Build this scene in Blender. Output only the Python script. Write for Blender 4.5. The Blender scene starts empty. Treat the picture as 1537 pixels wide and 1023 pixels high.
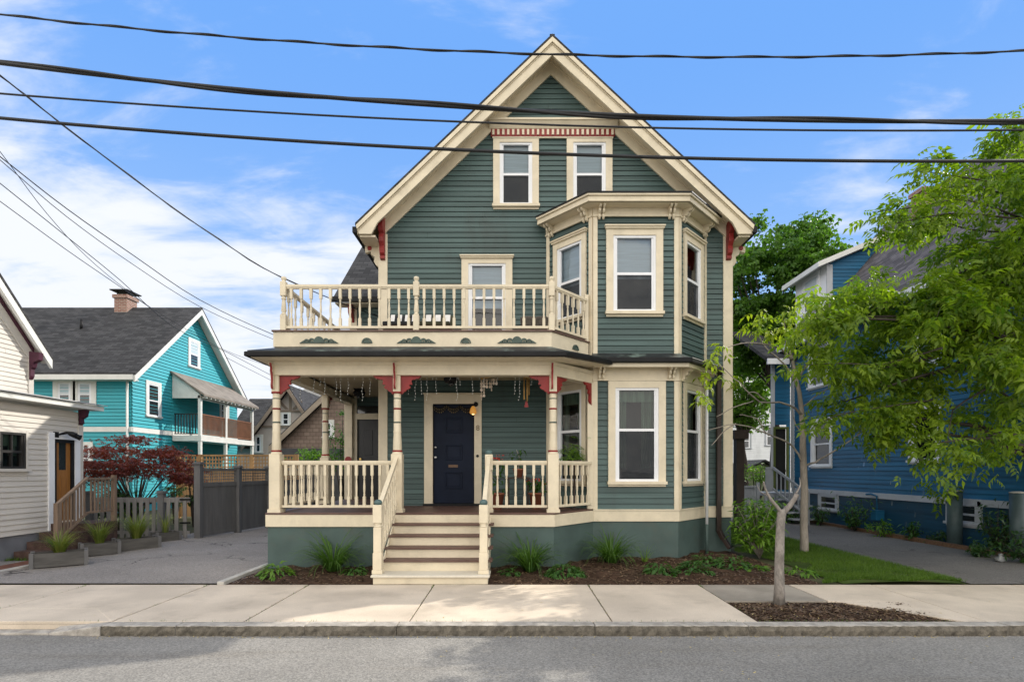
import bpy, bmesh, math, random
import numpy as np
from mathutils import Vector, Matrix
R = math.radians
rnd = random.Random(7)
nrg = np.random.default_rng(11)
scene = bpy.context.scene
col = scene.collection

# ---------------------------------------------------------------- camera, light, exposure
F, HOR, ZC = 815.0, 705.0, 1.72
cam_d = bpy.data.cameras.new('camera'); cam = bpy.data.objects.new('camera', cam_d); col.objects.link(cam)
cam.location = (0, 0, ZC); cam.rotation_euler = (R(90), 0, 0)
cam_d.sensor_fit = 'HORIZONTAL'; cam_d.sensor_width = 36; cam_d.lens = 36 * F / 1537
cam_d.shift_y = (HOR - 511.5) / 1537; cam_d.clip_start = .1; cam_d.clip_end = 2000
scene.camera = cam
scene.view_settings.view_transform = 'Standard'; scene.view_settings.look = 'None'
scene.view_settings.gamma = 1; scene.view_settings.exposure = 1.15
SUN = Vector((1.43, 1.0, 1.2)).normalized()
elev = math.asin(SUN.z); azim = math.atan2(SUN.x, SUN.y)
sl = bpy.data.lights.new('sun', 'SUN'); sl.energy = 2.1; sl.angle = R(.6); sl.color = (1, .94, .84)
so = bpy.data.objects.new('sun', sl); col.objects.link(so); so.location = (0, 0, 30)
so.rotation_euler = SUN.to_track_quat('Z', 'Y').to_euler()

world = bpy.data.worlds.new('World'); scene.world = world; world.use_nodes = True
wt = world.node_tree; wt.nodes.clear()
def N(t, typ, **kw):
    n = t.nodes.new(typ)
    for k, v in kw.items():
        if k.startswith('i_'): n.inputs[int(k[2:])].default_value = v
        else: setattr(n, k, v)
    return n
def M(t, op, a, b=None, c=None, clamp=False):
    n = t.nodes.new('ShaderNodeMath'); n.operation = op; n.use_clamp = clamp
    for i, s in enumerate((a, b, c)):
        if s is None: continue
        if isinstance(s, (int, float)): n.inputs[i].default_value = s
        else: t.links.new(s, n.inputs[i])
    return n.outputs[0]
def MIX(t, fac, a, b, blend='MIX'):
    n = t.nodes.new('ShaderNodeMix'); n.data_type = 'RGBA'; n.blend_type = blend
    for i, s in ((0, fac), (6, a), (7, b)):
        if isinstance(s, (int, float)): n.inputs[i].default_value = s
        elif isinstance(s, tuple): n.inputs[i].default_value = s if len(s) == 4 else s + (1,)
        else: t.links.new(s, n.inputs[i])
    return n.outputs[2]
def SM(t, v, lo, hi):
    n = t.nodes.new('ShaderNodeMapRange'); n.interpolation_type = 'SMOOTHSTEP'
    t.links.new(v, n.inputs[0]); n.inputs[1].default_value = lo; n.inputs[2].default_value = hi
    return n.outputs[0]
sky = N(wt, 'ShaderNodeTexSky'); sky.sky_type = 'NISHITA'; sky.sun_disc = False
sky.sun_elevation = elev; sky.sun_rotation = azim; sky.air_density = 1.0; sky.dust_density = .25; sky.ozone_density = 1.6
tc = N(wt, 'ShaderNodeTexCoord'); sep = N(wt, 'ShaderNodeSeparateXYZ'); wt.links.new(tc.outputs['Generated'], sep.inputs[0])
dx, dy, dz = sep.outputs
den = M(wt, 'ADD', M(wt, 'MAXIMUM', dz, 0), .16)
cmb = N(wt, 'ShaderNodeCombineXYZ')
wt.links.new(M(wt, 'DIVIDE', dx, den), cmb.inputs[0]); wt.links.new(M(wt, 'DIVIDE', dy, den), cmb.inputs[1])
mp = N(wt, 'ShaderNodeMapping'); mp.inputs['Scale'].default_value = (.8, 1.5, 1); mp.inputs['Rotation'].default_value = (0, 0, R(18)); mp.inputs['Location'].default_value = (3.1, 1.7, 0)
wt.links.new(cmb.outputs[0], mp.inputs[0])
n1 = N(wt, 'ShaderNodeTexNoise'); n1.inputs['Scale'].default_value = 1.1; n1.inputs['Detail'].default_value = 9; n1.inputs['Roughness'].default_value = .58; n1.inputs['Distortion'].default_value = .35
wt.links.new(mp.outputs[0], n1.inputs[0])
left = M(wt, 'ADD', M(wt, 'MULTIPLY', SM(wt, dx, .12, -.62), SM(wt, dz, .66, .12)), M(wt, 'MULTIPLY', SM(wt, dx, .3, -.35), .38))
back = SM(wt, dy, .1, -.35)
n2 = N(wt, 'ShaderNodeTexNoise'); n2.inputs['Scale'].default_value = 3.1; n2.inputs['Detail'].default_value = 7; n2.inputs['Roughness'].default_value = .6; n2.inputs['Distortion'].default_value = .6; wt.links.new(mp.outputs[0], n2.inputs[0])
dens = M(wt, 'ADD', M(wt, 'ADD', M(wt, 'MULTIPLY', M(wt, 'SUBTRACT', n1.outputs[0], .5), 1.5), M(wt, 'MULTIPLY', M(wt, 'SUBTRACT', n2.outputs[0], .5), .7)),
    M(wt, 'ADD', .5, M(wt, 'ADD', M(wt, 'MULTIPLY', left, .27), M(wt, 'MULTIPLY', back, .40))))
dens = M(wt, 'SUBTRACT', dens, M(wt, 'MULTIPLY', SM(wt, dx, -.1, .5), M(wt, 'MULTIPLY', SM(wt, dy, .0, .4), .14)))
cf = SM(wt, dens, .46, .86)
skyc = MIX(wt, 1.0, MIX(wt, 1.0, sky.outputs[0], (2.2, 2.2, 2.2), 'MULTIPLY'), (.98, 2.32, 5.2), 'DARKEN')
hz = SM(wt, dz, .62, .0)
skyc = MIX(wt, M(wt, 'MULTIPLY', hz, .75), skyc, (3.0, 4.1, 5.5))
cloudc = MIX(wt, back, (5.0, 5.2, 5.6), (11.2, 10.8, 10.2))  # unseen clouds behind the camera, added and brightened to light the shaded facade
fin = MIX(wt, cf, skyc, cloudc)
bg = N(wt, 'ShaderNodeBackground'); bg.inputs[1].default_value = .085
wt.links.new(fin, bg.inputs[0]); wo = N(wt, 'ShaderNodeOutputWorld'); wt.links.new(bg.outputs[0], wo.inputs[0])

# ---------------------------------------------------------------- helpers
def PX(px, Y): return (px - 768.5) * Y / F
def PZ(py, Y): return ZC - (py - HOR) * Y / F
def AT(px, py, Y): return Vector((PX(px, Y), Y, PZ(py, Y)))

def new_mat(name):
    m = bpy.data.materials.new(name); m.use_nodes = True
    t = m.node_tree; t.nodes.clear()
    o = N(t, 'ShaderNodeOutputMaterial'); b = N(t, 'ShaderNodeBsdfPrincipled'); t.links.new(b.outputs[0], o.inputs[0])
    return m, t, b, o
def c3(c): return (c[0], c[1], c[2], 1)
def noise(t, vec, scale, detail=4, rough=.55, dist=0):
    n = N(t, 'ShaderNodeTexNoise'); n.inputs['Scale'].default_value = scale; n.inputs['Detail'].default_value = detail
    n.inputs['Roughness'].default_value = rough; n.inputs['Distortion'].default_value = dist
    if vec is not None: t.links.new(vec, n.inputs[0])
    return n.outputs[0]
def posvec(t, scale=(1, 1, 1)):
    g = N(t, 'ShaderNodeNewGeometry'); m = N(t, 'ShaderNodeMapping'); m.inputs['Scale'].default_value = scale
    t.links.new(g.outputs['Position'], m.inputs[0]); return m.outputs[0]
def bump(t, b, h, strength, dist=.01):
    n = N(t, 'ShaderNodeBump'); n.inputs['Strength'].default_value = strength; n.inputs['Distance'].default_value = dist
    t.links.new(h, n.inputs['Height']); t.links.new(n.outputs[0], b.inputs['Normal'])
def pm(name, c, var=.12, scale=3, rough=.55, stretch=(1, 1, 1), fine=40, fvar=.06, bmp=.15, dirt=None, dirt_amt=.0, dscale=1.3, spec=.4, metal=0):
    """paint / stone / wood: base colour with broad and fine variation and patches of dirt"""
    m, t, b, o = new_mat(name)
    v = posvec(t, stretch)
    a = noise(t, v, scale, 5); f = noise(t, v, fine, 3)
    lo = tuple(x * (1 - var) for x in c); hi = tuple(min(1, x * (1 + var)) for x in c)
    colr = MIX(t, SM(t, a, .3, .7), lo, hi)
    colr = MIX(t, 1.0, colr, MIX(t, f, (1 - fvar * 2,) * 3, (1 + fvar * 2,) * 3), 'MULTIPLY')
    if dirt:
        d = noise(t, v, dscale, 8, .65)
        colr = MIX(t, M(t, 'MULTIPLY', SM(t, d, .5, .75), dirt_amt), colr, dirt)
    t.links.new(colr, b.inputs['Base Color'])
    t.links.new(M(t, 'ADD', M(t, 'MULTIPLY', f, .2), rough - .1), b.inputs['Roughness'])
    b.inputs['Specular IOR Level'].default_value = spec; b.inputs['Metallic'].default_value = metal
    if bmp: bump(t, b, f, bmp, .004)
    return m
def siding_mat(name, c, var=.16, dirt=(.05, .05, .045), damt=.25):
    m, t, b, o = new_mat(name)
    v = posvec(t, (.35, .35, 9)); a = noise(t, v, 1.0, 2)
    v2 = posvec(t, (6, 6, 60)); f = noise(t, v2, 1.2, 4)
    v3 = posvec(t, (1, 1, .35)); d = noise(t, v3, 1.6, 7, .62)
    colr = MIX(t, SM(t, a, .3, .7), tuple(x * (1 - var) for x in c), tuple(min(1, x * (1 + var)) for x in c))
    colr = MIX(t, M(t, 'MULTIPLY', SM(t, d, .48, .8), damt), colr, dirt)
    colr = MIX(t, 1.0, colr, MIX(t, f, (.9, .9, .9), (1.1, 1.1, 1.1)), 'MULTIPLY')
    t.links.new(colr, b.inputs['Base Color']); b.inputs['Roughness'].default_value = .5; b.inputs['Specular IOR Level'].default_value = .35
    bump(t, b, f, .35, .003)
    return m
def shingle_mat(name, c, axis='x', k=1.4, w=.3, h=.13):
    m, t, b, o = new_mat(name)
    g = N(t, 'ShaderNodeNewGeometry'); s = N(t, 'ShaderNodeSeparateXYZ'); t.links.new(g.outputs['Position'], s.inputs[0])
    cb = N(t, 'ShaderNodeCombineXYZ'); t.links.new(s.outputs[0 if axis == 'x' else 1], cb.inputs[0]); t.links.new(M(t, 'MULTIPLY', s.outputs[2], k), cb.inputs[1])
    br = N(t, 'ShaderNodeTexBrick'); t.links.new(cb.outputs[0], br.inputs[0]); br.inputs['Scale'].default_value = 1
    br.inputs['Brick Width'].default_value = w; br.inputs['Row Height'].default_value = h; br.inputs['Mortar Size'].default_value = .008; br.inputs['Mortar Smooth'].default_value = .3
    br.inputs['Color1'].default_value = c3([x * .65 for x in c]); br.inputs['Color2'].default_value = c3([x * 1.35 for x in c]); br.inputs['Mortar'].default_value = c3([x * .35 for x in c])
    a = noise(t, g.outputs['Position'], 1.1, 6); f = noise(t, g.outputs['Position'], 90, 2)
    colr = MIX(t, 1.0, br.outputs[0], MIX(t, a, (.7, .7, .7), (1.25, 1.22, 1.18)), 'MULTIPLY')
    colr = MIX(t, 1.0, colr, MIX(t, f, (.75, .75, .75), (1.25, 1.25, 1.25)), 'MULTIPLY')
    t.links.new(colr, b.inputs['Base Color']); b.inputs['Roughness'].default_value = .9; b.inputs['Specular IOR Level'].default_value = .2
    bump(t, b, br.outputs['Fac'], -.6, .01)
    return m
def leaf_mat(name, c, c2, trans=.45, hue=.5):
    m, t, b, o = new_mat(name)
    g = N(t, 'ShaderNodeNewGeometry')
    a = noise(t, g.outputs['Position'], 1.3, 3)
    f = M(t, 'ADD', M(t, 'MULTIPLY', g.outputs['Random Per Island'], .7), M(t, 'MULTIPLY', SM(t, a, .3, .7), .5), clamp=True)
    colr = MIX(t, f, c, c2)
    t.links.new(colr, b.inputs['Base Color']); b.inputs['Roughness'].default_value = .45; b.inputs['Specular IOR Level'].default_value = .35
    tr = N(t, 'ShaderNodeBsdfTranslucent'); t.links.new(MIX(t, 1.0, colr, (1.6, 1.75, .7), 'MULTIPLY'), tr.inputs[0])
    mx = N(t, 'ShaderNodeMixShader'); mx.inputs[0].default_value = trans
    t.links.new(b.outputs[0], mx.inputs[1]); t.links.new(tr.outputs[0], mx.inputs[2]); t.links.new(mx.outputs[0], o.inputs[0])
    return m
def glass_mat(name, tint=(.75, .82, .85), refl=1.0):
    m, t, b, o = new_mat(name); t.nodes.remove(b)
    tr = N(t, 'ShaderNodeBsdfTransparent'); tr.inputs[0].default_value = c3(tint)
    gl = N(t, 'ShaderNodeBsdfGlossy'); gl.inputs[1].default_value = .02
    g = N(t, 'ShaderNodeNewGeometry'); nz = noise(t, g.outputs['Position'], 2.2, 2)
    bp = N(t, 'ShaderNodeBump'); bp.inputs['Strength'].default_value = .12; bp.inputs['Distance'].default_value = .03; t.links.new(nz, bp.inputs['Height']); t.links.new(bp.outputs[0], gl.inputs['Normal'])
    fr = N(t, 'ShaderNodeFresnel'); fr.inputs[0].default_value = 1.5
    mx = N(t, 'ShaderNodeMixShader'); t.links.new(M(t, 'MULTIPLY', M(t, 'ADD', fr.outputs[0], .015), refl, clamp=True), mx.inputs[0])
    t.links.new(tr.outputs[0], mx.inputs[1]); t.links.new(gl.outputs[0], mx.inputs[2]); t.links.new(mx.outputs[0], o.inputs[0])
    return m

# ---------------------------------------------------------------- materials
CREAM = (.69, .605, .45)
m_siding = siding_mat('green_clapboard_paint', (.063, .104, .099), .22, damt=.5)
m_teal = pm('teal_foundation_paint', (.064, .100, .092), .14, 2, .65, dirt=(.10, .095, .075), dirt_amt=.5, dscale=1.6, bmp=.6)
m_cream = pm('cream_trim_paint', CREAM, .07, 2.5, .45, fine=25, fvar=.03, dirt=(.42, .36, .26), dirt_amt=.38, dscale=2.3)
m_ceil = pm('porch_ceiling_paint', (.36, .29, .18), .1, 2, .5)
m_white = pm('white_vinyl', (.8, .81, .83), .04, 2, .35, fvar=.02, bmp=0)
m_red = pm('red_trim_paint', (.25, .022, .02), .2, 4, .45)
m_black = pm('black_gutter', (.010, .010, .011), .3, 3, .5, spec=.2)
m_copper = pm('weathered_flashing', (.022, .025, .026), .5, 4, .5, stretch=(1, 1, .3), dirt=(.20, .27, .23), dirt_amt=.9, dscale=2.8)
m_navy = pm('navy_door_paint', (.009, .014, .030), .15, 3, .45, spec=.12)
m_brown = pm('brown_deck_paint', (.115, .062, .048), .2, 5, .5, stretch=(1, 6, 6), dirt=(.2, .16, .13), dirt_amt=.35)
m_grn = pm('dark_green_applique', (.06, .09, .075), .2, 5, .5)
m_roof = shingle_mat('dark_grey_shingles', (.05, .05, .053), 'y')
m_roofx = shingle_mat('dark_grey_shingles_cross', (.055, .055, .057), 'x')
m_cap = pm('teal_cap_paint', (.07, .12, .12), .1, 4, .45)
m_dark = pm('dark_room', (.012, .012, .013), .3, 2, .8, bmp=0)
m_blind = pm('window_blind', (.55, .62, .66), .08, 1.2, .7, stretch=(1, 1, 25), fine=3)
m_curtain = pm('green_curtain', (.12, .17, .11), .35, 9, .8, stretch=(3, 3, .2))
m_screen = pm('insect_screen', (.042, .047, .056), .35, 1.5, .7, bmp=0, spec=.12)
def screen_mat():
    m, t, b, o = new_mat('insect_mesh'); b.inputs['Base Color'].default_value = (.05, .055, .062, 1); b.inputs['Roughness'].default_value = .7; b.inputs['Specular IOR Level'].default_value = .1
    tr = N(t, 'ShaderNodeBsdfTransparent'); mx = N(t, 'ShaderNodeMixShader'); g = N(t, 'ShaderNodeNewGeometry')
    t.links.new(M(t, 'ADD', M(t, 'MULTIPLY', SM(t, noise(t, g.outputs['Position'], 2.5, 4), .35, .7), .3), .42), mx.inputs[0])
    t.links.new(tr.outputs[0], mx.inputs[1]); t.links.new(b.outputs[0], mx.inputs[2]); t.links.new(mx.outputs[0], o.inputs[0]); return m
m_screen = screen_mat()
m_glass = glass_mat('window_glass')
m_glassb = glass_mat('bright_window_glass', (.8, .87, .92), 1.6)
m_brass = pm('brass', (.55, .36, .12), .1, 6, .3, metal=1, bmp=0)
m_steel = pm('steel', (.5, .5, .5), .1, 6, .3, metal=1, bmp=0)
m_dspout = pm('brown_downspout', (.035, .022, .017), .2, 3, .45)
m_cable = pm('black_cable', (.012, .012, .013), .3, 6, .55)
m_farglass = pm('dark_window_glass', (.02, .024, .027), .6, 1.0, .08, spec=.8, bmp=0)
# ground
m_asphalt = None
def asphalt_mat(name, c, crack=0.0, patch=(.05, .048, .045)):
    m, t, b, o = new_mat(name)
    g = N(t, 'ShaderNodeNewGeometry'); p = g.outputs['Position']
    a = noise(t, p, .35, 6, .6); f = noise(t, p, 55, 3, .7); v = N(t, 'ShaderNodeTexVoronoi'); v.inputs['Scale'].default_value = 75; t.links.new(p, v.inputs[0])
    colr = MIX(t, SM(t, a, .3, .7), tuple(x * .82 for x in c), tuple(x * 1.15 for x in c))
    st = noise(t, posvec(t, (.25, 2.5, 1)), 1.0, 6, .65)
    colr = MIX(t, M(t, 'MULTIPLY', SM(t, st, .5, .78), .55), colr, patch)
    sp = N(t, 'ShaderNodeSeparateColor'); t.links.new(v.outputs['Color'], sp.inputs[0])
    colr = MIX(t, 1.0, colr, MIX(t, sp.outputs[0], (.72, .72, .72), (1.32, 1.32, 1.3)), 'MULTIPLY')
    colr = MIX(t, 1.0, colr, MIX(t, f, (.7, .7, .7), (1.3, 1.3, 1.3)), 'MULTIPLY')
    if crack:
        dn = N(t, 'ShaderNodeVectorMath'); dn.operation = 'ADD'
        nn = N(t, 'ShaderNodeTexNoise'); nn.inputs['Scale'].default_value = 1.4; nn.inputs['Detail'].default_value = 5; t.links.new(p, nn.inputs[0])
        t.links.new(p, dn.inputs[0]); t.links.new(nn.outputs['Color'], dn.inputs[1])
        vc = N(t, 'ShaderNodeTexVoronoi'); vc.feature = 'DISTANCE_TO_EDGE'; vc.inputs['Scale'].default_value = .75; t.links.new(dn.outputs[0], vc.inputs[0])
        msk = SM(t, noise(t, p, .5, 3), .45, .6)
        ck = M(t, 'MULTIPLY', SM(t, vc.outputs['Distance'], .022, .004), msk)
        colr = MIX(t, M(t, 'MULTIPLY', ck, crack), colr, (.018, .017, .016))
    t.links.new(colr, b.inputs['Base Color']); b.inputs['Roughness'].default_value = .85; b.inputs['Specular IOR Level'].default_value = .25
    bump(t, b, M(t, 'ADD', f, v.outputs['Distance']), .5, .004)
    return m
m_road = asphalt_mat('street_asphalt', (.24, .228, .21), 0, (.17, .15, .125))
m_drive = asphalt_mat('driveway_asphalt', (.245, .222, .205), .9, (.27, .25, .23))
m_drive2 = asphalt_mat('side_driveway_asphalt', (.15, .14, .13), .5, (.19, .175, .16))
m_walk = pm('concrete_sidewalk', (.575, .49, .39), .12, 1.1, .8, fine=70, fvar=.12, bmp=.3, dirt=(.33, .28, .22), dirt_amt=.55, dscale=1.5, spec=.2)
m_walk2 = pm('stained_concrete', (.30, .265, .22), .18, 1.6, .85, fine=70, fvar=.14, bmp=.4, dirt=(.17, .155, .13), dirt_amt=.6, dscale=1.2, spec=.2)
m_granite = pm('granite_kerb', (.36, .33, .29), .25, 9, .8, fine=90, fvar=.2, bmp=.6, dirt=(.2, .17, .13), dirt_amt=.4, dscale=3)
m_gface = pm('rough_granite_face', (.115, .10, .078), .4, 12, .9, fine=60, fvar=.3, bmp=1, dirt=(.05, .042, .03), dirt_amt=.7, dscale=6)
m_soil = pm('mulch_soil', (.050, .030, .020), .4, 9, .95, fine=45, fvar=.3, bmp=1, dirt=(.10, .068, .045), dirt_amt=.6, dscale=12, spec=.1)
m_ground = pm('yard_earth', (.075, .075, .04), .3, .8, .95, fine=20, fvar=.2, bmp=.5, spec=.1)
m_lawn = pm('lawn_turf', (.045, .075, .014), .3, 1.5, .9, fine=30, fvar=.2, bmp=.5, spec=.1)
m_brickp = pm('brick_paving', (.16, .065, .04), .3, 10, .85, fine=30, fvar=.15)
m_concr = pm('pale_concrete', (.42, .40, .36), .15, 3, .85, fine=60, fvar=.1)

# ---------------------------------------------------------------- mesh builder
WL = {}          # world origin of every object made here
class MB:
    def __init__(s, O=(0, 0, 0), U=(1, 0, 0), Nn=(0, 1, 0)):
        s.v = []; s.f = []; s.sm = []
        s.frame(O, U, Nn)
    def frame(s, O=(0, 0, 0), U=(1, 0, 0), Nn=(0, 1, 0)):
        s.O = Vector(O); s.U = Vector(U).normalized(); s.Nn = Vector(Nn).normalized(); return s
    def p(s, u, d, z):
        w = s.O + s.U * u + s.Nn * d; return (w.x, w.y, w.z + z)
    def face(s, pts, smooth=False):
        b = len(s.v); s.v += [s.p(*q) for q in pts]; s.f.append(tuple(range(b, b + len(pts)))); s.sm.append(smooth)
    def box(s, u0, u1, d0, d1, z0, z1):
        b = len(s.v)
        for z in (z0, z1):
            for (u, d) in ((u0, d0), (u1, d0), (u1, d1), (u0, d1)): s.v.append(s.p(u, d, z))
        for q in ((0, 3, 2, 1), (4, 5, 6, 7), (0, 1, 5, 4), (1, 2, 6, 5), (2, 3, 7, 6), (3, 0, 4, 7)):
            s.f.append(tuple(b + i for i in q)); s.sm.append(False)
        return s
    def loft(s, A, B, cap=True, smooth=False):
        """A, B: matching rings of local points"""
        b = len(s.v); n = len(A); s.v += [s.p(*q) for q in A] + [s.p(*q) for q in B]
        for i in range(n):
            j = (i + 1) % n; s.f.append((b + i, b + j, b + n + j, b + n + i)); s.sm.append(smooth)
        if cap:
            s.f.append(tuple(b + i for i in range(n))[::-1]); s.f.append(tuple(b + n + i for i in range(n))); s.sm += [False, False]
        return s
    def prism_uz(s, poly, d0, d1): return s.loft([(u, d0, z) for u, z in poly], [(u, d1, z) for u, z in poly])
    def prism_dz(s, poly, u0, u1): return s.loft([(u0, d, z) for d, z in poly], [(u1, d, z) for d, z in poly])
    def prism_ud(s, poly, z0, z1): return s.loft([(u, d, z0) for u, d in poly], [(u, d, z1) for u, d in poly])
    def lathe(s, prof, u=0, d=0, n=12, smooth=True):
        b = len(s.v)
        for (r, z) in prof:
            for i in range(n):
                a = 2 * math.pi * i / n; s.v.append(s.p(u + r * math.cos(a), d + r * math.sin(a), z))
        for k in range(len(prof) - 1):
            for i in range(n):
                j = (i + 1) % n; s.f.append((b + k * n + i, b + k * n + j, b + (k + 1) * n + j, b + (k + 1) * n + i)); s.sm.append(smooth)
        s.f.append(tuple(b + i for i in range(n))[::-1]); s.f.append(tuple(b + (len(prof) - 1) * n + i for i in range(n))); s.sm += [False, False]
        return s
    def tube(s, pts, rad, n=8):
        """world points"""
        pts = [Vector(q) for q in pts]; L = len(pts); b = len(s.v)
        if not hasattr(rad, '__len__'): rad = [rad] * L
        ref = Vector((.13, .21, .97)); 
        for i, q in enumerate(pts):
            t = (pts[min(i + 1, L - 1)] - pts[max(i - 1, 0)]).normalized()
            a = t.cross(ref)
            if a.length < 1e-3: a = t.cross(Vector((1, 0, 0)))
            a.normalize(); c = t.cross(a)
            for k in range(n):
                th = 2 * math.pi * k / n; w = q + (a * math.cos(th) + c * math.sin(th)) * rad[i]; s.v.append(tuple(w))
        for i in range(L - 1):
            for k in range(n):
                j = (k + 1) % n; s.f.append((b + i * n + k, b + i * n + j, b + (i + 1) * n + j, b + (i + 1) * n + k)); s.sm.append(True)
        s.f.append(tuple(b + k for k in range(n))); s.f.append(tuple(b + (L - 1) * n + k for k in range(n))); s.sm += [False, False]
        return s
    def bar(s, a, b, w, h):
        """rectangular bar between two world points, w sideways, h up"""
        a = Vector(a); b = Vector(b); t = (b - a).normalized(); sd = t.cross(Vector((0, 0, 1)))
        if sd.length < 1e-4: sd = Vector((1, 0, 0))
        sd.normalize(); up = sd.cross(t); k = len(s.v)
        for q in (a, b):
            for (x, y) in ((-1, -1), (1, -1), (1, 1), (-1, 1)): s.v.append(tuple(q + sd * (x * w / 2) + up * (y * h / 2)))
        for q in ((0, 3, 2, 1), (4, 5, 6, 7), (0, 1, 5, 4), (1, 2, 6, 5), (2, 3, 7, 6), (3, 0, 4, 7)):
            s.f.append(tuple(k + i for i in q)); s.sm.append(False)
        return s
    def build(s, name, mat, parent=None, bevel=0, fix=True):
        me = bpy.data.meshes.new(name); V = np.array(s.v)
        o_ = Vector(((V[:, 0].min() + V[:, 0].max()) / 2, (V[:, 1].min() + V[:, 1].max()) / 2, V[:, 2].min()))
        me.from_pydata([tuple(q) for q in (V - np.array(o_))], [], s.f)
        me.polygons.foreach_set('use_smooth', s.sm)
        if fix:
            bm = bmesh.new(); bm.from_mesh(me); bmesh.ops.recalc_face_normals(bm, faces=bm.faces); bm.to_mesh(me); bm.free()
        me.update()
        return link(name, me, mat, o_, parent, bevel)
def link(name, me, mat, o_, parent=None, bevel=0):
    if mat: me.materials.append(mat)
    o = bpy.data.objects.new(name, me); col.objects.link(o)
    if parent: o.parent = parent; o.location = o_ - WL[parent.name]
    else: o.location = o_
    WL[o.name] = Vector(o_)
    if bevel:
        b = o.modifiers.new('bevel', 'BEVEL'); b.width = bevel; b.segments = 2; b.limit_method = 'ANGLE'
    return o
def tag(o, label, cat, group=None):
    o['label'] = label; o['category'] = cat
    if group: o['group'] = group
    return o
def thing(name, label, cat, loc=(0, 0, 0), group=None):
    o = bpy.data.objects.new(name, None); o.empty_display_size = .3; col.objects.link(o); o.location = loc; WL[o.name] = Vector(loc)
    return tag(o, label, cat, group)
def struct(o): o['kind'] = 'structure'; return o
def stuff(o, label, cat): o['kind'] = 'stuff'; o['label'] = label; o['category'] = cat; return o
def dup(o, wloc, parent=None, rot=None, scale=None):
    c = o.copy(); col.objects.link(c); c.parent = parent
    c.location = Vector(wloc) - (WL[parent.name] if parent else Vector((0, 0, 0)))
    if rot is not None: c.rotation_euler = (0, 0, rot)
    if scale is not None: c.scale = scale
    WL[c.name] = Vector(wloc)
    return c
def clap(mb, u_at, z0, z1, ex, holes=(), proj=.019, gap=.0):
    """lapped clapboards, course by course, with openings left out"""
    z = z0; k = 0
    while z < z1 - .004:
        za, zb = z, min(z + ex, z1); zm = (za + zb) / 2
        l, r = u_at(zm); segs = [(l, r)] if r - l > .02 else []
        for (h0, h1, g0, g1) in holes:
            if zb > g0 and za < g1:
                ns = []
                for (a, b) in segs:
                    if h1 <= a or h0 >= b: ns.append((a, b)); continue
                    if h0 > a: ns.append((a, h0))
                    if h1 < b: ns.append((h1, b))
                segs = ns
        (l0, r0), (l1, r1) = u_at(za), u_at(zb)
        cut = []
        for (a, b) in segs:
            x = a + rnd.uniform(.8, 4.2)
            while x < b - .5: cut.append((a, x - .0015)); a = x + .0015; x += rnd.uniform(2.2, 4.8)
            cut.append((a, b))
        segs = cut
        for (a, b) in segs:
            jt = rnd.uniform(-.003, .002)
            a0, a1 = (l0, l1) if a == l else (a, a); b0, b1 = (r0, r1) if b == r else (b, b)
            mb.face([(a0, proj + jt, za), (b0, proj + jt, za), (b1, .002, zb - gap), (a1, .002, zb - gap)])
            mb.face([(a0, 0, za), (b0, 0, za), (b0, proj + jt, za), (a0, proj + jt, za)])
        z = zb; k += 1
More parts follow.
